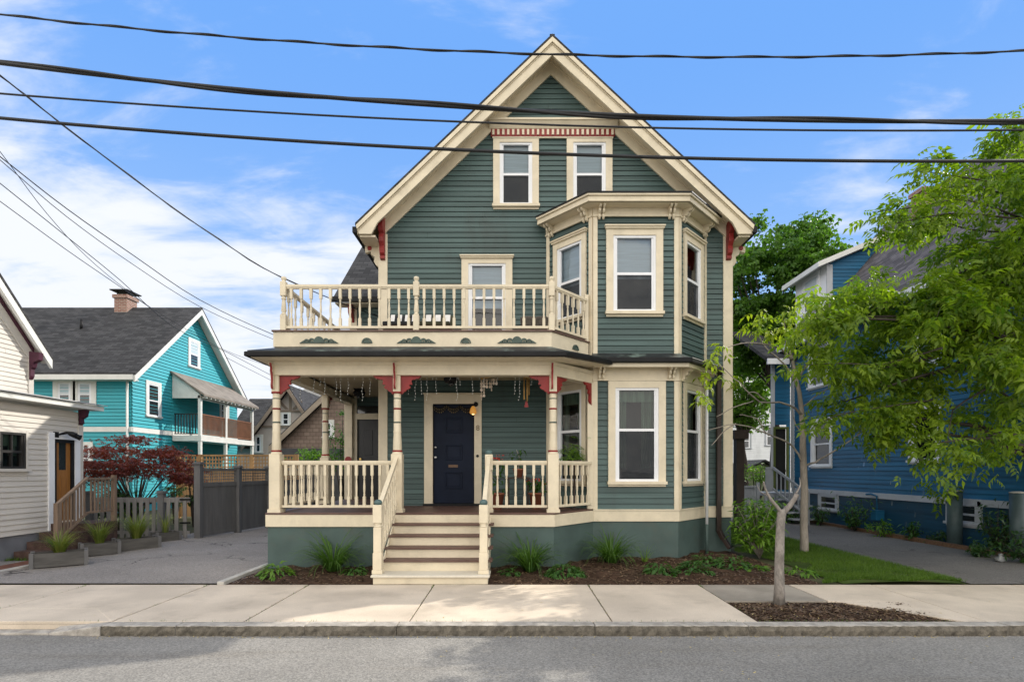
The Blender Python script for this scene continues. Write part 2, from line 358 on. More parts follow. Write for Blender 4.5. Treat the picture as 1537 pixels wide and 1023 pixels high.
def window(parent, fr, u0, u1, z0, z1, cas=.13, head=.16, sill=True, mid=None, blind=0, curtain=0, glass=None, casm=None, far=False, crown=True, screen=True, muntin=False, label=None, proj=.05, frm=None, depth=.5):
    O, U, Nn = fr; casm = casm or m_cream; frm = frm or m_white; mid = mid if mid else (z0 + z1) / 2 - .02
    g = 1 if not far else 1
    c = MB(O, U, Nn)
    c.box(u0 - cas, u0, .002, proj, z0, z1 + head); c.box(u1, u1 + cas, .002, proj, z0, z1 + head)
    c.box(u0, u1, .002, proj - .003, z1, z1 + head)
    if crown:
        c.box(u0 - cas - .02, u1 + cas + .02, .002, proj + .035, z1 + head, z1 + head + .035)
        c.box(u0 - cas - .035, u1 + cas + .035, .002, proj + .06, z1 + head + .035, z1 + head + .06)
    if sill:
        c.box(u0 - cas - .02, u1 + cas + .02, .002, proj + .045, z0 - .055, z0)
        c.box(u0 - cas, u1 + cas, .002, proj - .01, z0 - .10, z0 - .055)
    w = c.build('window', casm, parent)
    if label: w['label'] = label
    f = MB(O, U, Nn); t = .045; dd0 = -.06 if not far else .03
    fd = .028 if not far else .042
    f.box(u0, u0 + t, dd0, fd, z0, z1); f.box(u1 - t, u1, dd0, fd, z0, z1)
    f.box(u0 + t, u1 - t, dd0, fd - .002, z0, z0 + t); f.box(u0 + t, u1 - t, dd0, fd - .002, z1 - t, z1)
    s = .035; d0, d1 = (-.045, .012) if not far else (.03, .036)
    f.box(u0 + t, u0 + t + s, d0, d1, z0 + t, z1 - t); f.box(u1 - t - s, u1 - t, d0, d1, z0 + t, z1 - t)
    f.box(u0 + t + s, u1 - t - s, d0, d1, mid - .025, mid + .025)
    if muntin:
        um = (u0 + u1) / 2; f.box(um - .012, um + .012, d0, d1 - .002, z0 + t, mid - .025); f.box(um - .012, um + .012, d0, d1 - .002, mid + .025, z1 - t)
    f.build('frame', frm, w)
    if far:
        for (a, b) in ((z0 + t, mid - .025), (mid + .025, z1 - t)):
            p = MB(O, U, Nn); p.box(u0 + t, u1 - t, .024, .031, a, b)
            p.build('pane', m_blind if (blind and a > mid) else m_farglass, w)
        return w
    for (a, b, dp) in ((z0 + t, mid - .02, -.034), (mid + .02, z1 - t, -.02)):
        p = MB(O, U, Nn); q = [(u0 + t, dp, a), (u1 - t, dp, a), (u1 - t, dp, b), (u0 + t, dp, b)]
        if Vector(U).cross(Vector((0, 0, 1))).dot(Vector(Nn)) < 0: q = q[::-1]
        p.face(q); p.build('pane', glass or m_glass, w, fix=False)
    if screen:
        p = MB(O, U, Nn); p.face([(u0 + t, .006, z0 + t), (u1 - t, .006, z0 + t), (u1 - t, .006, mid - .025), (u0 + t, .006, mid - .025)]); p.build('screen', m_screen, w)
    if blind:
        p = MB(O, U, Nn); zb = z1 - t - blind * (z1 - z0); z = z1 - t
        while z > zb:
            p.face([(u0 + t, -.075, z), (u1 - t, -.075, z), (u1 - t, -.083, z - .03), (u0 + t, -.083, z - .03)]); z -= .03
        p.box(u0 + t, u1 - t, -.085, -.07, zb - .03, zb)
        p.build('blind', m_blind, w)
    if curtain:
        p = MB(O, U, Nn); W_ = u1 - u0
        for (a, b) in ((u0 + t, u0 + t + W_ * .24), (u1 - t - W_ * .3, u1 - t)):
            n = 14
            for i in range(n):
                ua, ub = a + (b - a) * i / n, a + (b - a) * (i + 1) / n
                da, db = -.14 + .02 * math.sin(i * 1.9), -.14 + .02 * math.sin((i + 1) * 1.9)
                p.face([(ua, da, z0 + .25), (ub, db, z0 + .25), (ub, db, z1 - t), (ua, da, z1 - t)], True)
        p.box(u0 + t, u1 - t, -.13, -.11, z1 - .26, z1 - t)
        p.build('curtain', m_curtain, w)
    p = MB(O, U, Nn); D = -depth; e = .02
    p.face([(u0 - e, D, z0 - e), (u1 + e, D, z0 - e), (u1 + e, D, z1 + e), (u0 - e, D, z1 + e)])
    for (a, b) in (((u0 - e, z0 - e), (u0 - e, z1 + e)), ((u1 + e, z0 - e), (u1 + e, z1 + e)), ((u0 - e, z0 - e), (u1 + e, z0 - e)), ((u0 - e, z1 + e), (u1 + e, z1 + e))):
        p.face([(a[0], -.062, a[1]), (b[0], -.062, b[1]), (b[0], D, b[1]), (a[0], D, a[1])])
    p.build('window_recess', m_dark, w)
    return w

# ================================================================ SETTING
YW = 8.16          # back edge of the sidewalk
YK = 6.18          # back edge of the kerb
def sheet(name, pts, z, mat, sub=0, bumpz=0):
    mb = MB()
    if not sub: mb.face([(x, y, z) for x, y in pts])
    return struct(mb.build(name, mat, fix=False))
sheet('ground', [(-900, -300), (900, -300), (900, 1200), (-900, 1200)], -.16, m_ground)
def grid_sheet(name, x0, x1, y0, y1, n, m, fz, mat, smooth=True):
    mb = MB()
    for j in range(m + 1):
        for i in range(n + 1):
            x = x0 + (x1 - x0) * i / n; y = y0 + (y1 - y0) * j / m; mb.v.append((x, y, fz(x, y)))
    for j in range(m):
        for i in range(n):
            a = j * (n + 1) + i; mb.f.append((a, a + 1, a + n + 2, a + n + 1)); mb.sm.append(smooth)
    return struct(mb.build(name, mat, fix=False))
grid_sheet('road', -70, 70, -9, 6.1, 70, 30, lambda x, y: -.105 - .035 * abs((y - 1.5) / 4.5) ** 2 + .03, m_road)
# yard: everything behind the sidewalk
sheet('yard_ground', [(-90, YW), (90, YW), (90, 200), (-90, 200)], -.012, m_ground)
# sidewalk slabs with open joints
mb = MB(); js = [-14.5, -12.6, -10.4, -8.3, -6.35, -4.55, -3.05, -1.17, 1.14, 2.80]
def skew(x, y): return x + (YW - y) * 0.0
for a, b in zip(js[:-1], js[1:]):
    mb.box(a + .009, b - .009, YK + .004, YW, -.14, rnd.uniform(-.002, .002))
mb.box(2.806, 20, 7.27, YW, -.14, -.001) if False else None
mq = MB(); mq.box(2.806, 4.144, 7.15, YW, -.14, -.001); struct(mq.build('stained_pavement', m_walk2, bevel=.004))
for a, b in ((4.15, 5.4), (5.4, 7.5), (7.5, 9.8), (9.8, 12), (12, 16)):
    mb.box(a + .009, b - .009, (7.15 if b < 5.5 else YK + .004), YW, -.14, rnd.uniform(-.002, .002))
struct(mb.build('sidewalk', m_walk, bevel=.004))
# the tree pit narrows at its right end: a wedge of paving fills the corner
mb = MB(); mb.prism_ud([(4.25, 7.146), (5.394, 7.146), (5.394, YK + .004), (5.15, YK + .004)], -.14, -.002); struct(mb.build('pavement', m_walk))
sheet('apron_joint', [(-14.5, YK), (16, YK), (16, YW), (-14.5, YW)], -.03, m_soil)
def mulch(name, x0, x1, y0, y1, z, n, m, amp=.025, mound=.04):
    r = random.Random(5)
    ph = [(r.uniform(2, 14), r.uniform(2, 14), r.uniform(0, 6)) for _ in range(14)]
    def fz(x, y):
        e = min((x - x0), (x1 - x), (y - y0), (y1 - y)); k = min(1, max(0, e / .35))
        return z + k * (mound + amp * sum(math.sin(a * x + b * y + c) for a, b, c in ph) / 4)
    return grid_sheet(name, x0, x1, y0, y1, n, m, fz, m_soil)
mulch('tree_pit_soil', 2.81, 5.16, YK + .01, 7.14, -.02, 60, 26, .015, .012)
mulch('planting_bed', -4.33, 4.7, YW + .004, 11.6, -.008, 200, 80)
# kerb of granite blocks
mb = MB(); kj = [-4.55, -3.72, -2.3, -1.28, .92, 2.62, 5.5, 8.2, 11, 14]
kf = MB(); rk = random.Random(9)
for i, (a, b) in enumerate(zip(kj[:-1], kj[1:])):
    o_ = rnd.uniform(-.006, .006); y0 = 6.005 + o_; zt = .001 + o_ * .4
    mb.box(a + .004, b - .004, y0 + .004, YK, -.22, zt)
    # rough split face, a bumpy grid a little proud of the sawn block
    n = max(4, int((b - a) / .045)); m_ = 4; k0 = len(kf.v)
    for j in range(m_ + 1):
        for q in range(n + 1):
            f = j / m_; edge = (q in (0, n)) or j == m_
            kf.v.append((a + .004 + (b - a - .008) * q / n, y0 - (0 if edge else rk.uniform(.006, .03)), -.2 + (zt + .196 + (rk.uniform(-.006, .003) if j == m_ else 0)) * f))
    for j in range(m_):
        for q in range(n): c = k0 + j * (n + 1) + q; kf.f.append((c, c + 1, c + n + 2, c + n + 1)); kf.sm.append(False)
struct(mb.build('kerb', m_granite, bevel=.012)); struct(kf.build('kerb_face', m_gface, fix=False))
mb = MB(); mb.loft([(-4.55, 5.99, -.22), (-4.55, YK, -.22), (-4.55, YK, .0), (-4.55, 5.99, .0)], [(-5.15, 6.03, -.22), (-5.15, YK, -.22), (-5.15, YK, -.05), (-5.15, 6.03, -.09)])
mb.box(-14.5, -5.154, 6.03, YK, -.22, -.085)
struct(mb.build('dropped_kerb', m_granite, bevel=.012))
mb = MB(); mb.loft([(-14.5, YK + .003, -.083), (-5.15, YK + .003, -.083), (-5.15, 6.75, .003), (-14.5, 6.75, .003)], [(-14.5, YK + .003, -.2), (-5.15, YK + .003, -.2), (-5.15, 6.75, -.2), (-14.5, 6.75, -.2)])
mb.loft([(-5.15, YK + .003, -.083), (-4.55, YK + .003, .003), (-4.6, 6.6, .004), (-5.15, 6.75, .003)], [(-5.15, YK, -.2), (-4.55, YK, -.2), (-4.6, 6.6, -.2), (-5.15, 6.75, -.2)])
struct(mb.build('driveway_apron', m_walk))
# drives
grid_sheet('driveway', -8.55, -4.44, YW + .002, 17.5, 20, 40, lambda x, y: .020 + .018 * math.sin(x * 1.3 + y * .9) * min(1, (y - YW)), m_drive)
grid_sheet('side_driveway', 6.9, 9.75, YW + .002, 24, 20, 60, lambda x, y: .012 + .012 * math.sin(x * 1.7 + y) * min(1, (y - YW)), m_drive2)
mb = MB(); mb.box(-4.44, -4.335, YW + .006, 10.6, -.1, .045); mb.box(-8.66, -8.55, 9.0, 13.3, -.1, .035); struct(mb.build('drive_edging', m_concr, bevel=.01))
sheet('brick_strip', [(-9.15, 8.9), (-8.66, 8.9), (-8.66, 13.2), (-9.15, 13.2)], .012, m_brickp)
sheet('side_path', [(-10.6, 8.6), (-9.15, 8.6), (-9.15, 10.3), (-10.6, 10.3)], .006, m_drive)
# lawn wedge between bed and side drive
lawn_poly = [(4.95, 8.45), (6.85, 8.3), (6.85, 15.5), (5.6, 15.5), (5.35, 10.6)]
grid_sheet('lawn', 5.0, 6.88, 8.2, 16, 12, 40, lambda x, y: .006 + .03 * math.sin((x - 5) / 1.88 * math.pi), pm('lawn_turf_worn', (.045, .07, .014), .3, 1.5, .9, fine=30, fvar=.2, bmp=.5, spec=.1, dirt=(.11, .08, .045), dirt_amt=.8, dscale=1.2))

# ================================================================ THE GREEN HOUSE
YF, YB, YG, YP = 11.4, 10.5, 10.95, 9.5
XL, XR = PX(570.5, YF), PX(1097, YF)
AX, AZ = PX(829, YG), PZ(54.5, YG)
ELX, ERX, EZ = PX(535, YG), PX(1131, YG), 6.68
SLL, SLR = (AZ - EZ) / (AX - ELX), (AZ - EZ) / (ERX - AX)
def roof_z(x): return AZ - (AX - x) * SLL if x < AX else AZ - (x - AX) * SLR
house = thing('green_house', 'dark green clapboard three storey house with cream and red trim, wraparound porch and corner bay', 'house', (.9, 16, 0))
FR = ((0, YF, 0), (1, 0, 0), (0, -1, 0))        # main front: u = world x, d towards the street
BAYL, BAYR = PX(890, YB), PX(1018, YB); BBL, BBR = .74, 4.06
# --- front wall
def u_front(z):
    if z < EZ - .3: return (XL, XR)
    zz = z + .3
    a = AX - (AZ - zz) / SLL; b = AX + (AZ - zz) / SLR
    return (max(XL, a), min(XR, b)) if b > a else (AX, AX)
WA1 = (PX(750, YF), PX(799, YF), PZ(308, YF), PZ(215, YF)); WA2 = (PX(860, YF), PX(909, YF), PZ(308, YF), PZ(215, YF))
WB = (PX(703, YF), PX(759, YF), 4.36, PZ(396, YF)); DR = (PX(650, YF), PX(712, YF), .97, PZ(606, YF))
mb = MB(*FR); clap(mb, u_front, .9, AZ - .3, .1075, [WA1, WA2, WB, DR], gap=.007)
mb.build('front_wall', m_siding, house, fix=False)
mb = MB((XL, YF, 0), (0, 1, 0), (-1, 0, 0)); clap(mb, lambda z: (0, 11.5), .9, EZ - .05, .1075, gap=.007); mb.build('side_wall', m_siding, house, fix=False)
mb = MB((XR, YF, 0), (0, 1, 0), (1, 0, 0)); clap(mb, lambda z: (0, 11.5), .9, EZ - .05, .1075, gap=.007); mb.build('side_wall', m_siding, house, fix=False)
mb = MB(); mb.prism_uz([(XL + .01, 0), (XR - .01, 0), (XR - .01, EZ - .2), (AX, AZ - .35), (XL + .01, EZ - .2)], 22.7, 22.9); mb.build('back_wall', m_siding, house)
# unseen dark sheet added inside so daylight does not leak through
mb = MB(); mb.box(XL + .02, XR - .02, YF + .62, YF + .66, .5, AZ - 3.2); mb.build('daylight_blocker', m_dark, house)
# --- corner boards
for (a, b, c, d) in ((XL - .03, XL + .16, XL - .034, XL), (XR - .17, XR + .03, XR, XR + .034)):
    mb = MB(*FR); mb.box(a, b, 0, .034, .95, EZ - .02); mb.box(c, d, -.18, .001, .95, EZ - .1); mb.build('corner_board', m_cream, house, bevel=.006)
# --- roof
def slab(x0, z0, x1, z1, y0, y1, dt, db, name, mat, bev=0):
    m = MB(); m.prism_uz([(x0, z0 - dt), (x1, z1 - dt), (x1, z1 - db), (x0, z0 - db)], y0, y1); return m.build(name, mat, house, bevel=bev)
slab(ELX - .02, EZ - .02, AX, AZ, YG - .03, 23.2, -.03, .02, 'roof', m_roof); slab(AX, AZ, ERX + .02, EZ - .02, YG - .03, 23.2, -.03, .02, 'roof', m_roof)
slab(ELX, EZ, AX, AZ, YG + .05, 23.1, .022, .19, 'soffit', m_cream); slab(AX, AZ, ERX, EZ, YG + .05, 23.1, .022, .19, 'soffit', m_cream)
m_metal = pm('pale_drip_edge', (.33, .37, .4), .2, 3, .4)
mb = MB(); mb.bar((AX, YG + .0, AZ + .02), (AX, 23.2, AZ + .02), .10, .05); mb.build('ridge_cap', m_roof, house)
for s, ex in ((1, ELX), (-1, ERX)):
    m = MB(); m.prism_uz([(ex, EZ), (AX, AZ), (AX, AZ - .045), (ex, EZ - .045)], YG - .012, YG + .05); m.build('drip_edge', m_metal, house)
    m = MB(); t = s * .26
    m.prism_uz([(ex, EZ - .045), (AX, AZ - .045), (AX, AZ - .37), (ex + s * .36, EZ - .02), (ex + s * .28, EZ - .21), (ex + s * .05, EZ - .21)] if False else
               [(ex, EZ - .045), (AX, AZ - .045), (AX, AZ - .375), (ex + s * .42, EZ + .42 * SLL - .375), (ex + s * .30, EZ - .20), (ex + s * .05, EZ - .20)], YG + .0, YG + .05)
    m.build('rake_board', m_cream, house)
    m = MB(); m.prism_uz([(ex - s * .0, EZ - .04), (AX, AZ - .04), (AX, AZ - .135), (ex + s * .02, EZ - .12)], YG - .045, YG - .001)
    m.prism_uz([(ex + s * .02, EZ - .135), (AX, AZ - .15), (AX, AZ - .165), (ex + s * .02, EZ - .15)], YG - .02, YG - .001); m.build('rake_moulding', m_cream, house)
    # frieze board lying on the wall under the soffit
    m = MB(*FR); xe = ex + s * .375; ze = EZ + .375 * SLL
    m.prism_uz([(xe, ze - .185), (AX, AZ - .185), (AX, AZ - .475), (xe, ze - .475)], .017, .055); m.build('frieze', m_cream, house)
    m = MB(*FR); m.prism_uz([(xe, ze - .42), (AX, AZ - .42), (AX, AZ - .455), (xe, ze - .455)] if False else [(xe, ze - .187), (AX, AZ - .187), (AX, AZ - .225), (xe, ze - .225)], .056, .085); m.build('frieze_moulding', m_cream, house)
    # eave box and gutter along the side
    xw = XL if s == 1 else XR
    m = MB(); m.box(min(ex + s * .05, xw), max(ex + s * .05, xw), YG + .055, 23.1, EZ - .24, EZ - .205); m.build('eave_soffit', m_cream, house)
    m = MB(); m.box(ex - .09 if s == 1 else ex, ex if s == 1 else ex + .09, YG + .02, 23.1, EZ - .16, EZ - .045); m.build('gutter', m_black, house)
    # red scroll bracket in front of the corner board, cream one on the side
    m = MB(*FR); xb = XL + .02 if s == 1 else XR - .12
    pr = [(.036, 6.98), (.30, 6.98), (.30, 6.72), (.26, 6.64), (.20, 6.60), (.22, 6.52), (.21, 6.44), (.15, 6.36), (.17, 6.30), (.15, 6.22), (.10, 6.18), (.11, 6.12), (.036, 6.10)]
    m.prism_dz(pr, xb, xb + .10); m.build('eave_bracket', m_red, house, bevel=.006)
    m = MB((xw, YF + .12, 0), (0, 1, 0), (-s, 0, 0))
    pr2 = [(.036, EZ - .245), (.34, EZ - .245), (.33, 6.30), (.22, 6.34), (.20, 6.26), (.13, 6.22), (.15, 6.12), (.10, 6.04), (.036, 6.0)]
    m.prism_dz(pr2, -.05, .05); br = m.build('side_bracket', m_cream, house, bevel=.005)
    m = MB((xw, YF + .12, 0), (0, 1, 0), (-s, 0, 0)); q = m.O
    m.loft([(-.056, .24 + .05 * math.cos(a), 6.40 + .05 * math.sin(a)) for a in [i * math.pi / 5 for i in range(10)]], [(.056, .24 + .05 * math.cos(a), 6.40 + .05 * math.sin(a)) for a in [i * math.pi / 5 for i in range(10)]])
    m.build('rosette', m_red, br)
# --- attic pediment band
zc0, zc1 = PZ(196, YF), PZ(184, YF); u0c, u1c = PX(735, YF), PX(926, YF)
mb = MB(*FR); mb.prism_dz([(.02, zc0), (.07, zc0), (.09, zc0 + .03), (.15, zc1 - .04), (.17, zc1 - .04), (.17, zc1), (.02, zc1 + .02)], u0c, u1c); mb.build('pediment_cornice', m_cream, house)
zd0 = PZ(207, YF); ua, ub = PX(737, YF), PX(922, YF)
mb = MB(*FR); mb.box(ua, ub, .02, .06, zd0, zc0 - .002); dn = mb.build('dentil_band', m_red, house)
mb = MB(*FR); n = 25
for i in range(n):
    u = ua + (ub - ua) * (i + .5) / n; mb.box(u - .024, u + .024, .0605, .085, zd0 + .022, zc0 - .02)
mb.build('dentils', m_cream, dn)
mb = MB(*FR); mb.box(ua + .03, ub - .03, .018, .052, zd0 - .03, zd0 - .002); mb.build('window_head', m_cream, house)
for w_ in (WA1, WA2): window(house, FR, *w_, cas=.135, head=PZ(210, YF) - w_[3], mid=PZ(262, YF), crown=False, blind=.42)
window(house, FR, *WB, cas=.14, head=.1, mid=PZ(447, YF), blind=.5, sill=False, glass=m_glassb, screen=False)
# --- front door
mb = MB(*FR); c0, c1, zt = PX(637, YF), PX(723, YF), PZ(592, YF)
mb.box(c0, DR[0], .0, .05, .985, DR[3]); mb.box(DR[1], c1, .0, .05, .985, DR[3]); mb.box(c0, c1, .0, .05, DR[3], zt); mb.box(c0 - .02, c1 + .02, .0, .075, zt, zt + .03)
mb.build('door_casing', m_cream, house, bevel=.005)
mb = MB(*FR); mb.box(DR[0] - .2, DR[1] + .2, -.02, .09, .966, 1.02); mb.build('door_sill', m_black, house, bevel=.006)
mb = MB(*FR); d0, d1 = DR[0] + .012, DR[1] - .012; mb.box(d0, d1, -.075, -.03, 1.025, DR[3] - .012)
door = mb.build('front_door', m_navy, house)
pa, pb = PX(668, YF), PX(694, YF)
for (a, b) in ((649, 626), (690, 667), (733, 708)):
    mb = MB(*FR); za, zb = PZ(a, YF), PZ(b, YF); w_ = .025
    mb.box(pa, pb, -.03, -.008, za, za + w_); mb.box(pa, pb, -.03, -.008, zb - w_, zb); mb.box(pa, pa + w_, -.03, -.0085, za + w_, zb - w_); mb.box(pb - w_, pb, -.03, -.0085, za + w_, zb - w_)
    mb.box(pa + .05, pb - .05, -.03, -.019, za + .05, zb - .05)
    mb.build('door_panel', m_navy, door, bevel=.006)
mb = MB(*FR); mb.box(PX(673, YF), PX(687, YF), -.03, -.022, PZ(701, YF), PZ(697, YF)); mb.build('mail_slot', pm('dull_copper', (.16, .09, .05), .2, 6, .5), door)
for yy in (671, 686):
    mb = MB((PX(654, YF), YF, PZ(yy, YF)), (1, 0, 0), (0, -1, 0)); mb.frame((PX(654, YF), YF + .03, PZ(yy, YF)))
    rr = .028 if yy == 686 else .022
    mb.tube([(PX(654, YF), YF + .03, PZ(yy, YF)), (PX(654, YF), YF - .01, PZ(yy, YF)), (PX(654, YF), YF - .015, PZ(yy, YF)), (PX(654, YF), YF - .035, PZ(yy, YF)), (PX(654, YF), YF - .04, PZ(yy, YF))], [rr * .8, rr * .5, rr * .9, rr, rr * .5], 12)
    mb.build('door_knob', m_steel, door)
mb = MB(*FR); mb.box(DR[0] - .02, DR[1] + .02, -.11, -.08, .95, DR[3] + .03); mb.build('door_backing', m_dark, house)
fc = bpy.data.curves.new('house_number', 'FONT'); fc.body = '8'; fc.size = .16; fc.extrude = .006; fc.align_x = 'CENTER'
fo = bpy.data.objects.new('tmp', fc); col.objects.link(fo); bpy.context.view_layer.update()
me = bpy.data.meshes.new_from_object(fo.evaluated_get(bpy.context.evaluated_depsgraph_get())); bpy.data.objects.remove(fo)
me.transform(Matrix.Rotation(R(90), 4, 'X')); me.name = 'house_number'; me.materials.clear()
no = link('house_number', me, pm('dull_bronze', (.22, .15, .07), .1, 6, .5), Vector((PX(717.5, YF), YF - .058, PZ(646, YF))), house)
mb = MB(*FR); mb.tube([(PX(717, YF), YF - .045, PZ(684, YF)), (PX(717, YF), YF - .065, PZ(684, YF))], .03, 12); mb.build('door_bell', m_black, house)
# amber porch light beside the door
m_amber, t_, b_, o_ = new_mat('amber_lamp_glass'); b_.inputs['Base Color'].default_value = (.45, .20, .04, 1); b_.inputs['Emission Color'].default_value = (1, .45, .08, 1); b_.inputs['Emission Strength'].default_value = .16
m_bulbw, t_, b_, o_ = new_mat('warm_bulb'); b_.inputs['Emission Color'].default_value = (1, .6, .2, 1); b_.inputs['Emission Strength'].default_value = 1.2
lx, lz = PX(711, YF), PZ(617, YF)
mb = MB(); mb.tube([(lx + .05, YF - .05, lz + .14), (lx + .04, YF - .14, lz + .17), (lx, YF - .17, lz + .10)], .014, 8); mb.tube([(lx + .05, YF - .05, lz + .14), (lx + .05, YF - .06, lz + .14)], .05, 12)
wl = mb.build('wall_lamp', m_black, house)
mb = MB(); mb.lathe([(.02, lz + .09), (.05, lz + .05), (.068, lz - .01), (.072, lz - .05), (.055, lz - .07)], lx, YF - .17, 14); mb.build('lamp_shade', m_amber, wl)
mb = MB(); mb.lathe([(.02, lz - .05), (.03, lz - .07), (.015, lz - .09)], lx, YF - .17, 8); mb.build('bulb', m_bulbw, wl)

# --- base: band and foundation round porch and bay (plan line)
NL = PX(402, YP)
plan = [(NL, 14.9), (NL, YP), (.73, YP), (BAYL, YB), (BAYR, YB), (BBR, YF), (XR, YF), (XR, 22.7)]
def offset_plan(pl, d):
    out = []
    for i, p in enumerate(pl):
        p = Vector(p)
        ns = []
        if i > 0: t = (p - Vector(pl[i - 1])).normalized(); ns.append(Vector((t.y, -t.x)))
        if i < len(pl) - 1: t = (Vector(pl[i + 1]) - p).normalized(); ns.append(Vector((t.y, -t.x)))
        if len(ns) == 1: q = p + ns[0] * d
        else:
            b = (ns[0] + ns[1]).normalized(); q = p + b * (d / max(.3, b.dot(ns[0])))
        out.append((q.x, q.y))
    return out
def strip(pl, d0, d1, z0, z1, name, mat, bev=0, parent=None, zs=None):
    """a board that follows the plan line; zs: optional (dz at each vertex)"""
    a = offset_plan(pl, d0); b = offset_plan(pl, d1); m = MB()
    for i in range(len(pl) - 1):
        e0 = zs[i] if zs else 0; e1 = zs[i + 1] if zs else 0
        m.loft([(*a[i], z0 + e0), (*b[i], z0 + e0), (*b[i], z1 + e0), (*a[i], z1 + e0)], [(*a[i + 1], z0 + e1), (*b[i + 1], z0 + e1), (*b[i + 1], z1 + e1), (*a[i + 1], z1 + e1)])
    return m.build(name, mat, parent or house, bevel=bev)
BZ0, BZ1, FLZ = .73, .945, .972
strip(plan, -.12, 0, -.3, BZ0, 'foundation', m_teal)
strip(plan, -.1, .03, BZ0, BZ1 - .004, 'skirt_board', m_cream, .004)
strip(plan[3:], -.1, .045, BZ1 - .003, BZ1 + .02, 'water_table', m_cream)
# --- porch floor
mb = MB(); mb.prism_ud([(NL - .03, 14.8), (NL - .03, YP - .04), (.745, YP - .04), (BAYL - .01, YB - .005), (BBL + .02, YF + .1), (XL, YF + .1), (XL, 14.8)], BZ1, FLZ); mb.build('porch_floor', m_brown, house, bevel=.006)
# --- bay walls, two storeys
bay = [(BBL, YF), (BAYL, YB), (BAYR, YB), (BBR, YF)]
def facet(a, b):
    a = Vector((*a, 0)); b = Vector((*b, 0)); t = (b - a).normalized(); return (a, t, Vector((t.y, -t.x, 0))), (b - a).length
ZLOW = (BZ1 + .02, 3.46); ZUP = (3.86, 6.62)
wins = {}
for i in range(3):
    fr, L = facet(bay[i], bay[i + 1])
    if i == 1: u0, u1 = PX(923, YB) - BAYL, PX(988, YB) - BAYL
    else: u0, u1 = L / 2 - .33, L / 2 + .33
    if i == 0: u0 += .03; u1 += .03
    lo = (u0, u1, PZ(722, YB), PZ(582, YB)); up = ((u0, u1) if i != 1 else (PX(920, YB) - BAYL, PX(984, YB) - BAYL)) + (PZ(468, YB), PZ(354, YB))
    mb = MB(*fr); clap(mb, lambda z, L=L: (0, L), BZ1 + .02, 3.8, .1075, [lo], gap=.007); clap(mb, lambda z, L=L: (0, L), 3.8, 6.7, .1075, [up], gap=.007)
    mb.build('bay_wall', m_siding, house, fix=False)
    cas = .135 if i == 1 else .105
    window(house, fr, *lo, cas=cas, head=.13, mid=PZ(645, YB), curtain=1, crown=False, screen=(i > 0), depth=.45, glass=m_glass)
    window(house, fr, *up, cas=cas, head=.12, mid=PZ(411, YB), blind=.5 if i < 2 else 0, crown=True, depth=.45, glass=m_glassb if i < 2 else m_glass)
    # corner boards at both ends of this facet
    for (a, b) in ((0, .085), (L - .085, L)):
        for (c, d) in ((BZ1 + .02, 3.5), (3.8, 6.62)):
            mb = MB(*fr); mb.box(a, b, .0, .032, c, d); mb.build('bay_corner_board', m_cream, house, bevel=.004)
    for k, (f0, f1, sof, reach) in enumerate(((3.44, 3.70, 3.70, .27), (6.60, 6.79, 6.79, .27))):
        mb = MB(*fr); mb.box(-.005, L + .005, .0, .036, f0, f1); mb.box(-.01, L + .01, .037, .055, f0, f0 + .03); mb.build('bay_frieze', m_cream, house)
        for uc in (.15, L - .15):
            mb = MB(*fr)
            for q in (-.055, .02):
                pr = [(.036, sof - .003), (.23, sof - .003), (.235, sof - .05), (.20, sof - .075), (.15, sof - .08), (.15, sof - .12), (.12, sof - .15), (.085, sof - .155), (.09, sof - .20), (.07, sof - .235), (.036, sof - .25)]
                mb.prism_dz(pr, uc + q, uc + q + .042)
            mb.build('cornice_bracket', m_cream, house, bevel=.004)
def bay_roof(za, rise, name):
    # cornice fascia + dark low roof following the bay
    pl = [(BBL - .0, YF), (BAYL, YB), (BAYR, YB), (BBR + .0, YF)]
    strip(pl, .0, .27, za, za + .02, 'bay_soffit', m_cream)
    strip(pl, .25, .30, za + .0, za + .10, 'bay_fascia', m_cream, .004)
    strip(pl, .27, .335, za + .10, za + .135, 'bay_crown', m_cream)
    a = offset_plan(pl, .35); m = MB()
    z0, z1 = za + .136, za + .165
    m.prism_ud([a[0], a[1], a[2], a[3]], z0, z1); wl_ = [(a[0][0] + .1, YF), (BAYL, YB + .3), (BAYR, YB + .3), (a[3][0] - .1, YF)]
    m.loft([(*q, z1) for q in a], [(*q, z1 + rise) for q in wl_]); m.build(name, m_black, house)
bay_roof(6.77, .12, 'bay_roof')
# lower skirt roof of the bay
pl = [(BAYL - .02, YB), (BAYR, YB), (BBR, YF), (XR + .0, YF)]
strip(pl[:3], .0, .26, 3.70, 3.72, 'bay_soffit', m_cream)
strip(pl[:3], .24, .28, 3.66, 3.735, 'bay_fascia', m_cream, .004)
strip([(BAYL - .05, YB), (BAYR, YB), (BBR + .04, YF)], .26, .36, 3.737, 3.83, 'bay_gutter', m_black, .012)
a = offset_plan(pl[:3], .3); mb = MB()
for i in range(2): mb.loft([(*a[i], 3.80), (*a[i + 1], 3.80), (*pl[i + 1], 3.80), (*pl[i], 3.80)], [(*a[i], 3.835), (*a[i + 1], 3.835), (*pl[i + 1], 3.98), (*pl[i], 3.98)])
mb.build('bay_skirt_roof', m_copper, house)

